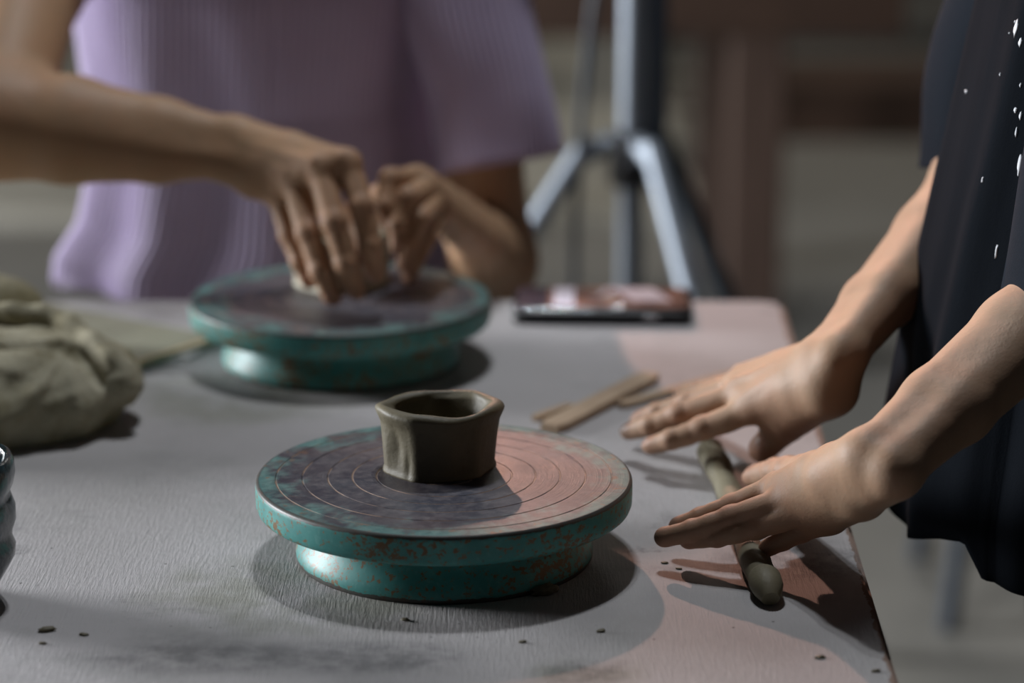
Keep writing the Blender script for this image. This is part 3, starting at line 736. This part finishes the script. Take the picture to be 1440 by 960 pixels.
def build_person(name, parts, mat, h, tint, lab, tr, trbox):
    V0, F0 = [], []; n = 0
    for (base, groups, lo, hi, hh, mc, wd_, sm, tt) in parts:
        v, f = mesh_field(Field(base, groups), lo, hi, hh)
        ax = unit(wd_ - mc); wgt = np.clip(((v - mc) @ ax + .002) / .022, 0, 1)[:, None] * .5 * np.clip(np.linalg.norm(v - tt, axis=1) / .015 - 1.2, 0, 1)[:, None]
        e = np.concatenate([f[:, [0, 1]], f[:, [1, 2]], f[:, [2, 3]], f[:, [3, 0]]]); e = np.concatenate([e, e[:, ::-1]]); dg = np.bincount(e[:, 0], minlength=len(v))[:, None] + 1e-9
        for _ in range(sm):
            a = np.stack([np.bincount(e[:, 0], weights=v[e[:, 1], k], minlength=len(v)) for k in range(3)], -1) / dg
            v = v + wgt * (a - v)
        V0.append(v); F0.append(f + n); n += len(v)
    v, f = mesh_field(Field(tr), trbox[0], trbox[1], .0075); V0.append(v); F0.append(f + n)
    v = np.concatenate(V0); f = np.concatenate(F0)
    me = bpy.data.meshes.new(name); me.vertices.add(len(v)); me.vertices.foreach_set('co', v.astype(np.float32).ravel())
    me.loops.add(len(f) * 4); me.loops.foreach_set('vertex_index', f.astype(np.int32).ravel()); me.polygons.add(len(f)); me.polygons.foreach_set('loop_start', np.arange(0, len(f) * 4, 4, dtype=np.int32))
    me.update(calc_edges=True); me.validate()
    paint(me, apply_tint(v, tint)); o = link(name, me, mat); tag(o, lab, 'person'); return o

def loft(name, rings, mat, parent, thick=.0016, closed=True):
    n = len(rings[0]); m = len(rings); v = np.concatenate(rings); f = []
    i, j = np.meshgrid(np.arange(m - 1), np.arange(n if closed else n - 1), indexing='ij'); i = i.ravel(); j = j.ravel(); k = (j + 1) % n
    f = np.column_stack([i * n + j, i * n + k, (i + 1) * n + k, (i + 1) * n + j])
    o = from_np(name, v, f, mat, parent)
    if thick:
        s = o.modifiers.new('thickness', 'SOLIDIFY'); s.thickness = thick; s.offset = 0
    return o
def sleeve(a, b, ra, rb, mat, parent, n=90, m=22, fold=.003, ribs=0, hemcut=None, name='sleeve', oval=1.0, seed=0):
    a = np.array(a); b = np.array(b); d = unit(b - a); ref = V(0, 1, 0) if abs(d[1]) < .8 else V(1, 0, 0); u = unit(np.cross(d, ref)); w = np.cross(d, u)
    rings = []; r0 = np.random.default_rng(seed); ph = r0.uniform(0, 6, 5)
    for i in range(m + 1):
        t = i / m; r = ra + (rb - ra) * t; th = np.linspace(0, 2 * math.pi, n, endpoint=False)
        rr = r + fold * (.5 + t) * (np.sin(3 * th + ph[0] + 2 * t) * .5 + np.sin(5 * th + ph[1] - 3 * t) * .35 + .3 * np.sin(2 * th + 9 * t + ph[2]))
        if ribs: rr = rr + .0011 * np.cos(ribs * th)
        c = a + (b - a) * t
        P = c + np.outer(rr * np.cos(th), u) + np.outer(rr * np.sin(th) * oval, w)
        if hemcut is not None: P = P + d * (t ** 2) * (P - c) @ np.array(hemcut) [:, None] if False else P
        rings.append(P)
    return loft(name, rings, mat, parent)

# ---------------------------------------------------------------- person in black (right)
tint = []
up = V(0, 0, 1)
nf = [[(1094, 686, .797), (1030, 712, .7835), (985, 729, .7755), (954, 740, .769)],
      [(1113, 702, .799), (1028, 729, .7845), (974, 746, .776), (934, 755, .7695)],
      [(1140, 716, .7955), (1063, 741, .782), (1008, 754, .774), (968, 758, .7685)],
      [(1171, 729, .790), (1127, 747, .780), (1101, 760, .773), (1079, 770, .7675)]]
nf = [[atz(*j) for j in f] for f in nf]
nthumb = [atz(1182, 660, .812), atz(1132, 662, .793), atz(1092, 664, .779), atz(1060, 668, .7695)]
nw = atz(1240, 652, .840)
nel = aty(1530, 392, 1.58); nsh = V(.42, 1.52, 1.27)
_TU = unit(V(-.1, -.5, .9))
wd = unit(nf[0][0] - nf[3][0]); dd = unit(nf[1][0] - nw); nd = unit(np.cross(wd, dd)); nd = nd if nd[2] > 0 else -nd
b1, g1 = hand_arm(nf, nthumb, nw, wd, nd, nel, nsh, scale_r(.84), (.0125, .0098, .0084, .0070), tint=tint)
ff = [[(1060, 574, .801), (988, 602, .7855), (944, 618, .777), (915, 625, .7705)],
      [(1045, 553, .8055), (956, 582, .788), (915, 598, .778), (884, 605, .7705)],
      [(1040, 543, .804), (968, 566, .787), (925, 580, .777), (898, 588, .770)],
      [(1047, 533, .8005), (1012, 543, .787), (982, 548, .778), (958, 550, .770)]]
ff = [[atz(*j) for j in f] for f in ff]
fthumb = [atz(1166, 545, .824), atz(1130, 578, .802), atz(1098, 604, .785), atz(1072, 631, .7705)]
fw = atz(1172, 502, .842)
fel = aty(1378, 250, 1.84); fsh = V(.40, 1.87, 1.27)
wd2 = unit(ff[0][0] - ff[3][0]); dd2 = unit(ff[1][0] - fw); nd2 = unit(np.cross(wd2, dd2)); nd2 = nd2 if nd2[2] > 0 else -nd2
_TU = unit(V(-.25, -.75, .62))
b2, g2 = hand_arm(ff, fthumb, fw, wd2, nd2, fel, fsh, scale_r(.88), (.0150, .0122, .0104, .0086), tint=tint)
tint.append((2, ff[1][3] + V(-.004, 0, .003), np.eye(3), (.0085, .0085, .0085), .85, False)); tint.append((2, nf[1][3] + V(-.005, 0, .002), np.eye(3), (.006, .007, .006), .6, False)); tint.append((2, nf[0][3] + V(-.003, 0, .004), np.eye(3), (.004, .004, .004), .8, False))
trk = trunk((.43, 1.69), .86, V(.42, 1.855, 1.27), V(.42, 1.52, 1.27), V(.37, 1.69, 1.50), V(-1, 0, 0), V(.44, 1.69, .47), V(.45, 1.69, .075))
def bb(base, groups, h, pad=.02):
    lo = np.min([p.lo for p in base if True] + [p.lo for g, _ in groups for p in g], 0) - pad; hi = np.max([p.hi for p in base] + [p.hi for g, _ in groups for p in g], 0) + pad; return lo, hi
l1, h1 = bb(b1, g1, 0, .004); l2, h2 = bb(b2, g2, 0, .004)
HH = .0011
P2 = build_person('person', [(b1, g1, l1, h1, HH, nf[1][0], nw, 12, nthumb[3]), (b2, g2, l2, h2, HH * 1.15, ff[1][0], fw, 12, fthumb[3])], SKIN, HH, tint, 'person in a black paint-spotted T-shirt rolling a clay coil with both palms at the right', trk, ((.15, 1.35, -.01), (.75, 2.05, 1.68)))

# black garment
def garment():
    n = 260; rings = []; zs = np.linspace(1.36, .70, 90)
    for z in zs:
        t = (1.36 - z) / .66
        fx = np.interp(z, [.70, .735, .828, .947, 1.058, 1.15, 1.25, 1.36], [.2385, .2375, .249, .267, .287, .30, .325, .355])
        bx = np.interp(z, [.70, .9, 1.25, 1.36], [.64, .62, .57, .485]); cx = (fx + bx) / 2; rx = (bx - fx) / 2
        ry = np.interp(z, [.70, .95, 1.2, 1.27, 1.31, 1.34, 1.36], [.185, .165, .175, .165, .125, .085, .062]); cy = 1.69
        th = np.linspace(0, 2 * math.pi, n, endpoint=False)
        s = np.sign(np.cos(th)); ex = .82
        X = cx + rx * np.sign(np.cos(th)) * np.abs(np.cos(th)) ** ex; Y = cy + ry * np.sign(np.sin(th)) * np.abs(np.sin(th)) ** ex
        amp = .0105 * t ** 1.1
        k = amp * (.5 * np.sin(9 * th + .8) + .35 * np.sin(14 * th + 2.1 + t) + .25 * np.sin(23 * th + 4 * t))
        k *= np.where(np.cos(th) < -.75, .55, 1)
        X = X + k * np.cos(th); Y = Y + k * np.sin(th)
        # hem is uneven: lower towards the near side
        Z = np.full(n, z)
        if t > .6:
            w = (t - .6) / .4; tt = (th - math.pi + math.pi) % (2 * math.pi) - math.pi; Z = Z + w * np.interp(th, [0, 2.6, math.pi, 3.4, 3.62, 3.74, 3.82, 4.2, 6.28], [.03, .03, .036, .038, .050, .054, .034, .03, .03])
        rings.append(np.column_stack([X, Y, Z]))
    o = loft('t_shirt', rings, M_SPOT, P2, .0018); o['label'] = 'long faded black T-shirt with white paint spots'
    P = np.concatenate(rings); T = np.zeros((len(P), 3))
    return o, P
gar, gP = garment()
def spots():
    """white paint flecks as small solid dabs on the cloth front"""
    T = np.zeros((len(gP), 3)); paint(gar.data, T)
spots()
from mathutils.bvhtree import BVHTree
def paint_spots():
    me = gar.data; bvh = BVHTree.FromPolygons([v.co for v in me.vertices], [p.vertices[:] for p in me.polygons])
    for px, py, w, h in ((1431, 40, .0026, .0046), (1437, 60, .0016, .0024), (1430, 31, .0008, .0008), (1430, 155, .0012, .0016), (1437, 163, .0010, .0022), (1431, 186, .0008, .0026), (1436, 232, .0016, .0062), (1437, 298, .0010, .0040), (1361, 129, .0022, .0010), (1384, 253, .0008, .0018), (1409, 105, .0007, .0010), (1403, 354, .0008, .0044), (1422, 47, .0006, .0006), (1437, 120, .0007, .0012)):
        d = Vector(ray(px, py)).normalized(); loc, nrm, idx, dist = bvh.ray_cast(Vector((0, 0, CAMH)), d)
        if loc is None: continue
        bm = bmesh.new(); bmesh.ops.create_icosphere(bm, subdivisions=2, radius=1); q = nrm.to_track_quat('Z', 'Y').to_matrix()
        z = Vector((0, 0, 1)); z = (z - nrm * z.dot(nrm)).normalized(); x = z.cross(nrm)
        for v in bm.verts:
            k = 1 + .25 * math.sin(5 * v.co.x + 3 * v.co.y + px); c = v.co.copy(); v.co = loc + nrm * (c.z * .0006 + .0011 * (1 if nrm.dot(d) < 0 else -1)) + x * c.x * w * k + z * c.y * h * k
        from_bm('paint_spot', bm, M_WHITE, P2)
M_WHITE = simple('dried_white_paint', (.70, .72, .76), .7)
paint_spots()
near_sl = sleeve(V(.425, 1.53, 1.29), nsh * .0 + nel + (nel - nsh) * .0 + unit(nw - nel) * .045, .075, .050, M_BLACKC, P2, seed=2, fold=.004)
def curve_sleeve(pts, rads, name, mat, parent, n=110, fold=.003, ribs=0, seed=0, ribamp=.0011):
    C = catmull(pts, 9); R = np.interp(np.linspace(0, len(rads) - 1, len(C)), range(len(rads)), rads); ph = np.random.default_rng(seed).uniform(0, 6, 5); rings = []
    u = None
    for i, c in enumerate(C):
        d = unit(C[min(i + 1, len(C) - 1)] - C[max(i - 1, 0)])
        if u is None: u = unit(np.cross(d, V(0, 1, 0) if abs(d[1]) < .8 else V(1, 0, 0)))
        u = unit(u - d * (u @ d)); w = np.cross(d, u); t = i / (len(C) - 1); th = np.linspace(0, 2 * math.pi, n, endpoint=False)
        rr = R[i] + fold * (.4 + t) * (np.sin(3 * th + ph[0] + 2 * t) * .5 + np.sin(5 * th + ph[1] - 3 * t) * .35 + .35 * np.sin(2 * th + 11 * t + ph[2]))
        if ribs: rr = rr + ribamp * np.cos(ribs * th)
        rings.append(c + np.outer(rr * np.cos(th), u) + np.outer(rr * np.sin(th), w))
    return loft(name, rings, mat, parent)
bpy.data.objects.remove(near_sl)
curve_sleeve([V(.425, 1.60, 1.275), V(.425, 1.525, 1.255), aty(1640, 120, 1.545), aty(1600, 230, 1.55), aty(1568, 330, 1.555), aty(1540, 442, 1.56)], [.060, .070, .064, .060, .056, .052], 'sleeve', M_BLACKC, P2, seed=2)
curve_sleeve([V(.42, 1.78, 1.275), V(.415, 1.855, 1.255), aty(1490, -90, 1.86), aty(1456, 0, 1.86), aty(1414, 100, 1.86), aty(1404, 180, 1.855), aty(1402, 238, 1.85)], [.060, .070, .060, .055, .050, .050, .050], 'sleeve', M_BLACKC, P2, seed=5)
def legwear(k, f, h, side, parent, name='trouser_leg'):
    curve_sleeve([h, (h + k) / 2, k, (k + f) / 2, f], [.095, .085, .068, .06, .058], name, M_JEAN, parent, seed=int(abs(side) * 10) + 3, fold=.005)
for s in (-1, 1): legwear(V(.44, 1.69 + s * .085, .47), V(.45, 1.69 + s * .085, .10), V(.43, 1.69 + s * .085, .80), s, P2)
def hair(c, fwd, parent):
    fwd = unit(fwd); side = V(-fwd[1], fwd[0], 0); up = V(0, 0, 1)
    b = [ell(c + up * .035 - fwd * .018, (side, fwd, up), (.088, .095, .098), .03), cap(c - fwd * .07 + up * .0, c - fwd * .08 - up * .12, .06, .035, .04), neg(ell(c + fwd * .10 - up * .03, (side, fwd, up), (.062, .07, .085), .02))]
    v, f = mesh_field(Field(b), c - .24, c + .24, .007); return from_np('hair', v, f, M_HAIR, parent)
hair(V(.37, 1.69, 1.50), V(-1, 0, 0), P2)

# ---------------------------------------------------------------- person in lavender (left, behind the table)
tint = []
rf1 = [[(488, 229, 1.955), (509, 290, 1.935), (521, 346, 1.928), (527, 384, 1.938)],
       [(449, 236, 1.955), (470, 312, 1.928), (487, 370, 1.922), (499, 408, 1.932)],
       [(412, 252, 1.965), (433, 326, 1.938), (451, 380, 1.928), (467, 416, 1.932)],
       [(391, 274, 1.980), (407, 330, 1.962), (423, 368, 1.952), (435, 393, 1.950)]]
rf1 = [[aty(*j) for j in f] for f in rf1]
rth = [aty(405, 248, 2.015), aty(455, 280, 2.03), aty(490, 325, 2.02), aty(508, 355, 2.0)]
rw = aty(325, 209, 2.0); rel = aty(-8, 172, 2.03); rsh = V(-.365, 2.31, 1.10)
wd = unit(rf1[0][0] - rf1[3][0]); dd = unit((rf1[1][0] + rf1[2][0]) / 2 - rw); nd = np.cross(wd, dd); nd = unit(nd if nd[1] < 0 else -nd); nd = unit(nd + V(0, 0, .55))
wdr = unit(V(.2, .45, .62))
_TU = unit(V(0, 1, .2))
b3, g3 = hand_arm(rf1, rth, rw, unit(wd * .3 + V(.0, .5, .6)), nd, rel, rsh, [[.0092, .0086, .0080, .0068], [.0094, .0088, .0082, .0070], [.0092, .0086, .0080, .0068], [.0084, .0076, .0070, .0062]], (.0135, .0108, .0098, .0080), wr_half=.015, arm=(.034, .038, .042, .046), tint=tint)
lf = [[(586, 252, 2.035), (549, 252, 2.005), (541, 290, 1.992), (550, 318, 1.990)],
      [(602, 264, 2.035), (574, 278, 1.992), (561, 316, 1.985), (561, 346, 1.985)],
      [(612, 281, 2.035), (592, 308, 1.990), (576, 344, 1.985), (568, 371, 1.988)],
      [(617, 300, 2.035), (602, 334, 1.998), (586, 364, 1.992), (575, 388, 1.992)]]
lf = [[aty(*j) for j in f] for f in lf]
lth = [aty(604, 286, 2.085), aty(567, 268, 2.07), aty(538, 276, 2.05), aty(524, 304, 2.035)]
lw = aty(648, 312, 2.115); lel = aty(694, 368, 2.285); lsh = V(-.055, 2.33, 1.10)
_TU = unit(V(-.4, .6, .6))
b4, g4 = hand_arm(lf, lth, lw, unit(V(-.35, .2, .75)), unit(V(-.1, -.75, .6)), lel, lsh, scale_r(.95), (.012, .0105, .0095, .0078), wr_half=.013, thick=.015, arm=(.026, .033, .036, .042), tint=tint)
trk1 = trunk((-.21, 2.385), .56, V(-.055, 2.37, 1.10), V(-.365, 2.37, 1.10), V(-.21, 2.27, 1.33), V(0, -1, 0), V(-.21, 2.02, .52), V(-.21, 2.05, .075))
trk1[0] = ell(V(-.21, 2.385, .60), np.eye(3), (.135, .11, .12), .05); trk1[1] = ell(V(-.21, 2.395, .84), np.eye(3), (.105, .082, .20), .05); trk1[2] = ell(V(-.21, 2.39, 1.0), np.eye(3), (.115, .085, .11), .05)
l3, h3 = bb(b3, g3, 0, .004); l4, h4 = bb(b4, g4, 0, .004)
P1 = build_person('person', [(b3, g3, l3, h3, HH * 1.35, (rf1[1][0] + rf1[2][0]) / 2, rw, 14, rth[3]), (b4, g4, l4, h4, HH * 1.35, lf[1][0], lw, 14, lth[3])], SKIN2, HH, tint, 'person in a lavender ribbed knit shirt shaping a clay pot on the farther wheel', trk1, ((-.56, 1.80, -.01), (.14, 2.60, 1.52)))
def knit_shirt():
    n = 1680; NR = 150; rings = []; zs = np.linspace(1.175, .722, 114)
    for z in zs:
        t = max(0, 1.16 - z) / (1.16 - .722); th = np.linspace(0, 2 * math.pi, n, endpoint=False)
        lx = np.interp(z, [.722, .745, .775, .83, .90, .98, 1.06, 1.12, 1.15, 1.175], [-.392, -.390, -.372, -.362, -.366, -.370, -.374, -.365, -.32, -.268])
        rx_ = np.interp(z, [.722, .775, .83, .90, .98, 1.06, 1.12, 1.15, 1.175], [-.055, -.065, -.072, -.072, -.060, -.052, -.058, -.10, -.152])
        cx = (lx + rx_) / 2; rx = (rx_ - lx) / 2
        fy = np.interp(z, [.722, .80, .88, .97, 1.03, 1.10, 1.16], [2.235, 2.255, 2.262, 2.238, 2.228, 2.255, 2.295]); by = np.interp(z, [.722, .9, 1.1, 1.16], [2.475, 2.455, 2.45, 2.41])
        by = by + .055; fy = fy - .004; cy = (fy + by) / 2; ry = (by - fy) / 2; ex = 1.02; yaw = math.radians(14); cw, sw = math.cos(yaw), math.sin(yaw)
        c, s = np.cos(th), np.sin(th); rl = rx * 1.0; rd = ry * 1.0
        U = rl * np.sign(c) * np.abs(c) ** ex; W = rd * np.sign(s) * np.abs(s) ** ex
        X = U * cw - W * sw; Y = U * sw + W * cw
        X = cx + X * (rx / np.abs(X).max()); Y = cy + Y
        drape = .006 * np.sin(5 * th + 3 * t) * t + .004 * np.sin(9 * th - 5 * t + 1) * t ** .5
        # folds fan out to the left hem
        drape = drape + .008 * t ** 3 * np.sin(11 * th + 2.5 * t) * np.exp(-((th - 3.9) / .6) ** 2)
        rib = .0012 * np.cos(NR * (th + .16 * t ** 2.2 * np.exp(-((th - 3.8) / .8) ** 2)))
        plk = np.exp(-((X + .193) / .003) ** 2) * (s < 0) * -.0025
        k = drape + rib + plk
        n1, n2 = c / rl, s / rd; nx, ny = n1 * cw - n2 * sw, n1 * sw + n2 * cw; nl = np.hypot(nx, ny); X = X + k * nx / nl; Y = Y + k * ny / nl
        Z = z + .004 * np.sin(NR * th) * (t > .985) + .010 * t ** 4 * np.sin(2 * th + 1)
        rings.append(np.column_stack([X, Y, Z]))
    o = loft('knit_shirt', rings, M_KNIT, P1, .0012); o['label'] = 'lavender ribbed knit shirt'
knit_shirt()
curve_sleeve([V(-.13, 2.365, 1.105), lsh + V(.006, .008, -.006), V(-.040, 2.315, .98), V(-.022, 2.30, .90), V(-.012, 2.29, .838)], [.058, .062, .054, .050, .0495], 'knit_sleeve', M_KNIT, P1, n=660, ribs=55, seed=3, fold=.0035)
curve_sleeve([V(-.29, 2.365, 1.105), rsh + V(-.006, .008, -.004), rsh + (rel - rsh) * .42], [.060, .066, .056], 'knit_sleeve', M_KNIT, P1, n=660, ribs=55, seed=9)
for s in (-1, 1):
    curve_sleeve([V(-.21 + s * .085, 2.33, .54), V(-.21 + s * .085, 2.17, .535), V(-.21 + s * .085, 2.03, .52), V(-.21 + s * .085, 2.03, .40), V(-.21 + s * .085, 2.045, .25), V(-.21 + s * .085, 2.05, .11)], [.10, .088, .074, .066, .06, .056], 'trouser_leg', M_JEAN, P1, seed=4 + s, fold=.004)
hair(V(-.21, 2.27, 1.33), V(0, -1, 0), P1)
# stool under the person in lavender
def stool(loc, seat_z, label, mat_s, mat_l, group='studio stools', rs=.16, sq=False):
    r = empty('stool', loc); tag(r, label, 'stool', group)
    lathe('seat', [(0, seat_z - .03), (rs - .005, seat_z - .03), (rs, seat_z - .024), (rs, seat_z - .006), (rs - .006, seat_z), (0, seat_z)], 48, mat_s, r)
    for a in (45, 135, 225, 315):
        a = math.radians(a); t0 = V(math.cos(a), math.sin(a), 0)
        tube('leg', [t0 * rs * .75 + V(0, 0, seat_z - .03), t0 * rs * 1.15], .0125, mat_l, r)
    pts = [V(math.cos(a), math.sin(a), 0) * rs * 1.03 + V(0, 0, .18) for a in np.linspace(0, 2 * math.pi, 41)]
    tube('footrest_ring', pts, .007, mat_l, r, n=8)
    return r

# ================================================================== LIGHT STAND
hub = aty(888, 222, 2.92); st = empty('light_stand', (hub[0], hub[1], 0), 0); tag(st, 'grey metal tripod light stand standing behind the table', 'tripod')
hz = hub[2]
tube('pole', [(0, 0, .12), (0, 0, 2.0)], .0135, M_STEEL, st, n=24)
tube('riser_tube', [(.026, .012, hz + .02), (.026, .012, 2.0)], .0115, M_DKSTEEL, st, n=20)
lathe('collar', [(0, -.03), (.021, -.03), (.024, -.024), (.024, .022), (.020, .03), (0, .03)], 32, M_BLKPL, st).location = (0, 0, hz)
lathe('collar', [(0, -.02), (.019, -.02), (.022, -.016), (.022, .016), (.019, .02), (0, .02)], 32, M_BLKPL, st).location = (0, 0, hz - .30)
tube('knob', [(.0, -.02, hz - .005), (.0, -.052, hz - .005)], .012, M_BLKPL, st, n=12)
tube('knob', [(.012, .008, 1.02), (.044, .026, 1.02)], .010, M_BLKPL, st, n=12)
for az, m in ((188, M_STEEL), (-65, M_STEEL), (50, M_DKSTEEL)):
    a = math.radians(az); d = V(math.cos(a), math.sin(a), 0)
    lg = tube('leg', catmull([d * .02 + V(0, 0, hz + .018), d * .048 + V(0, 0, hz + .004), d * .085 + V(0, 0, hz - .04), d * .50 + V(0, 0, .015)], 6), .0115, m, st, n=18)
    tube('rubber_foot', [d * .485 + V(0, 0, .030), d * .503 + V(0, 0, .008)], .0145, M_BLKPL, lg)
    tube('brace', [d * .02 + V(0, 0, hz - .30), d * .28 + V(0, 0, hz - .315 + .0)], .006, m, st, n=10)
cb = tube('power_cable', catmull([V(-.014, -.004, 1.45), V(-.022, -.02, 1.0), V(-.045, -.02, .86), V(-.06, -.01, .60), V(-.05, 0, .2), V(-.08, .05, .006)], 8), .0045, M_DKSTEEL, st)

# ================================================================== BACKGROUND FURNITURE
bt = empty('wooden_table', (0, 4.6, 0)); tag(bt, 'dark reddish brown wooden table far behind the light stand', 'table')
zb = aty(800, 52, 4.6)[2]; xR = aty(1325, 30, 4.6)[0]; xl = aty(1062, 300, 4.6)[0]
from_bm('tabletop', box_bm((-.75, -.02, zb + .11), (xR + .05, .9, zb + .15), .004), M_BROWN, bt, smooth=False)
from_bm('apron', box_bm((-.68, 0, zb), (xR - .06, .03, zb + .11), .003), M_BROWN, bt, smooth=False)
for x, y in ((xl, .05), (-.62, .05), (xl, .8), (-.62, .8)):
    from_bm('leg', box_bm((x - .046, y - .045, 0), (x + .046, y + .045, zb + .11), .006), M_BROWNV, bt, smooth=False)
M_PALE = m_wood('pale_bench_wood', (.26, .21, .15), (.34, .29, .21), 3, .6)
def px_floor(px, py): return atz(px, py, 0)
for (px, py, hz_, mt, lab) in ((775, 150, .46, M_DKSTEEL, 'dark stool left of the light stand pole far behind'), (985, 240, .46, M_BROWN, 'dark stool beside the brown table leg far behind')):
    p = px_floor(px, py); stool((p[0], p[1], .035 if p[0] < .42 else 0), hz_, lab, mt, mt, rs=.17)
cr = empty('storage_crate', (.55, 6.7, 0)); tag(cr, 'low dark wooden crate on the floor to the right of the brown table leg', 'crate')
from_bm('crate_body', box_bm((0, 0, 0), (1.35, .38, .12), .004), M_BROWN, cr, smooth=False)
from_bm('crate_lid', box_bm((-.01, -.01, .12), (1.36, .39, .14), .003), M_BROWN, cr, smooth=False)
p = px_floor(1150, 120)
bn = empty('bench', (.85, p[1] + .6, 0)); tag(bn, 'long pale wooden bench against the back of the room', 'bench')
from_bm('seat', box_bm((-1.0, -.18, .40), (1.6, .18, .44), .004), M_PALE, bn, smooth=False)
for x in (-.85, 1.45): from_bm('leg', box_bm((x - .03, -.15, 0), (x + .03, .15, .40), .004), M_PALE, bn, smooth=False)
p = px_floor(1425, 878); stool((p[0] + .05, p[1] + .12, 0), .46, 'dark metal stool behind the person in black', M_DKSTEEL, M_DKSTEEL, rs=.17)

# ================================================================== LIGHT
def area(name, loc, target, size, power, col, sy=None, spread=None, shape=None):
    L = bpy.data.lights.new(name, 'AREA'); L.energy = power; L.color = col; L.size = size
    L.shape = shape or ('RECTANGLE' if sy else 'DISK')
    if sy: L.size_y = sy
    if spread: L.spread = math.radians(spread)
    o = bpy.data.objects.new(name, L); COL.objects.link(o); o.location = loc
    o.rotation_euler = (Vector(target) - Vector(loc)).to_track_quat('-Z', 'Y').to_euler(); return o
area('window_daylight', (-4.12, 3.15, 1.5), (-.3, 2.2, .85), 1.6, 370, (.93, .96, 1.0), 1.35)
for i, (x, y) in enumerate(((-.12, 2.33), (.02, 2.42), (-.05, 2.27))):
    area('ceiling_lamp', (x, y, 2.7), (x, y, 0), .055, 6.6, (.90, .95, 1.0))
def spot(name, loc, target, power, col, ang, blend, size):
    L = bpy.data.lights.new(name, 'SPOT'); L.energy = power; L.color = col; L.spot_size = math.radians(ang); L.spot_blend = blend; L.shadow_soft_size = size
    o = bpy.data.objects.new(name, L); COL.objects.link(o); o.location = loc; o.rotation_euler = (Vector(target) - Vector(loc)).to_track_quat('-Z', 'Y').to_euler(); return o
spot('warm_lamp', (-.42, 4.45, 2.32), (.43, 1.66, .75), 155, (1.0, .53, .40), 17, .12, .03)
area('back_fill_light', (.8, 6.4, 3.0), (.6, 6.6, 0), 1.2, 30, (1.0, .95, .86))  # unseen fill light, added to brighten the floor at the rear
w = bpy.data.worlds.new('World'); sc.world = w; w.use_nodes = True
w.node_tree.nodes['Background'].inputs[0].default_value = (.62, .74, 1, 1); w.node_tree.nodes['Background'].inputs[1].default_value = .008

# ================================================================== CAMERA
cam = bpy.data.cameras.new('Camera'); cam.sensor_width = 36; cam.lens = FPX / 1440 * 36; cam.clip_start = .05
co = bpy.data.objects.new('Camera', cam); COL.objects.link(co); co.location = (0, 0, CAMH); co.rotation_euler = (math.pi / 2 - PITCH, 0, 0); sc.camera = co
cam.dof.use_dof = True; cam.dof.focus_distance = 1.60; cam.dof.aperture_fstop = 3.5
sc.view_settings.view_transform = 'Standard'; sc.view_settings.look = 'None'; sc.view_settings.gamma = 1; sc.view_settings.use_curve_mapping = False; sc.view_settings.exposure = 0.0
sc.cycles.use_denoising = True
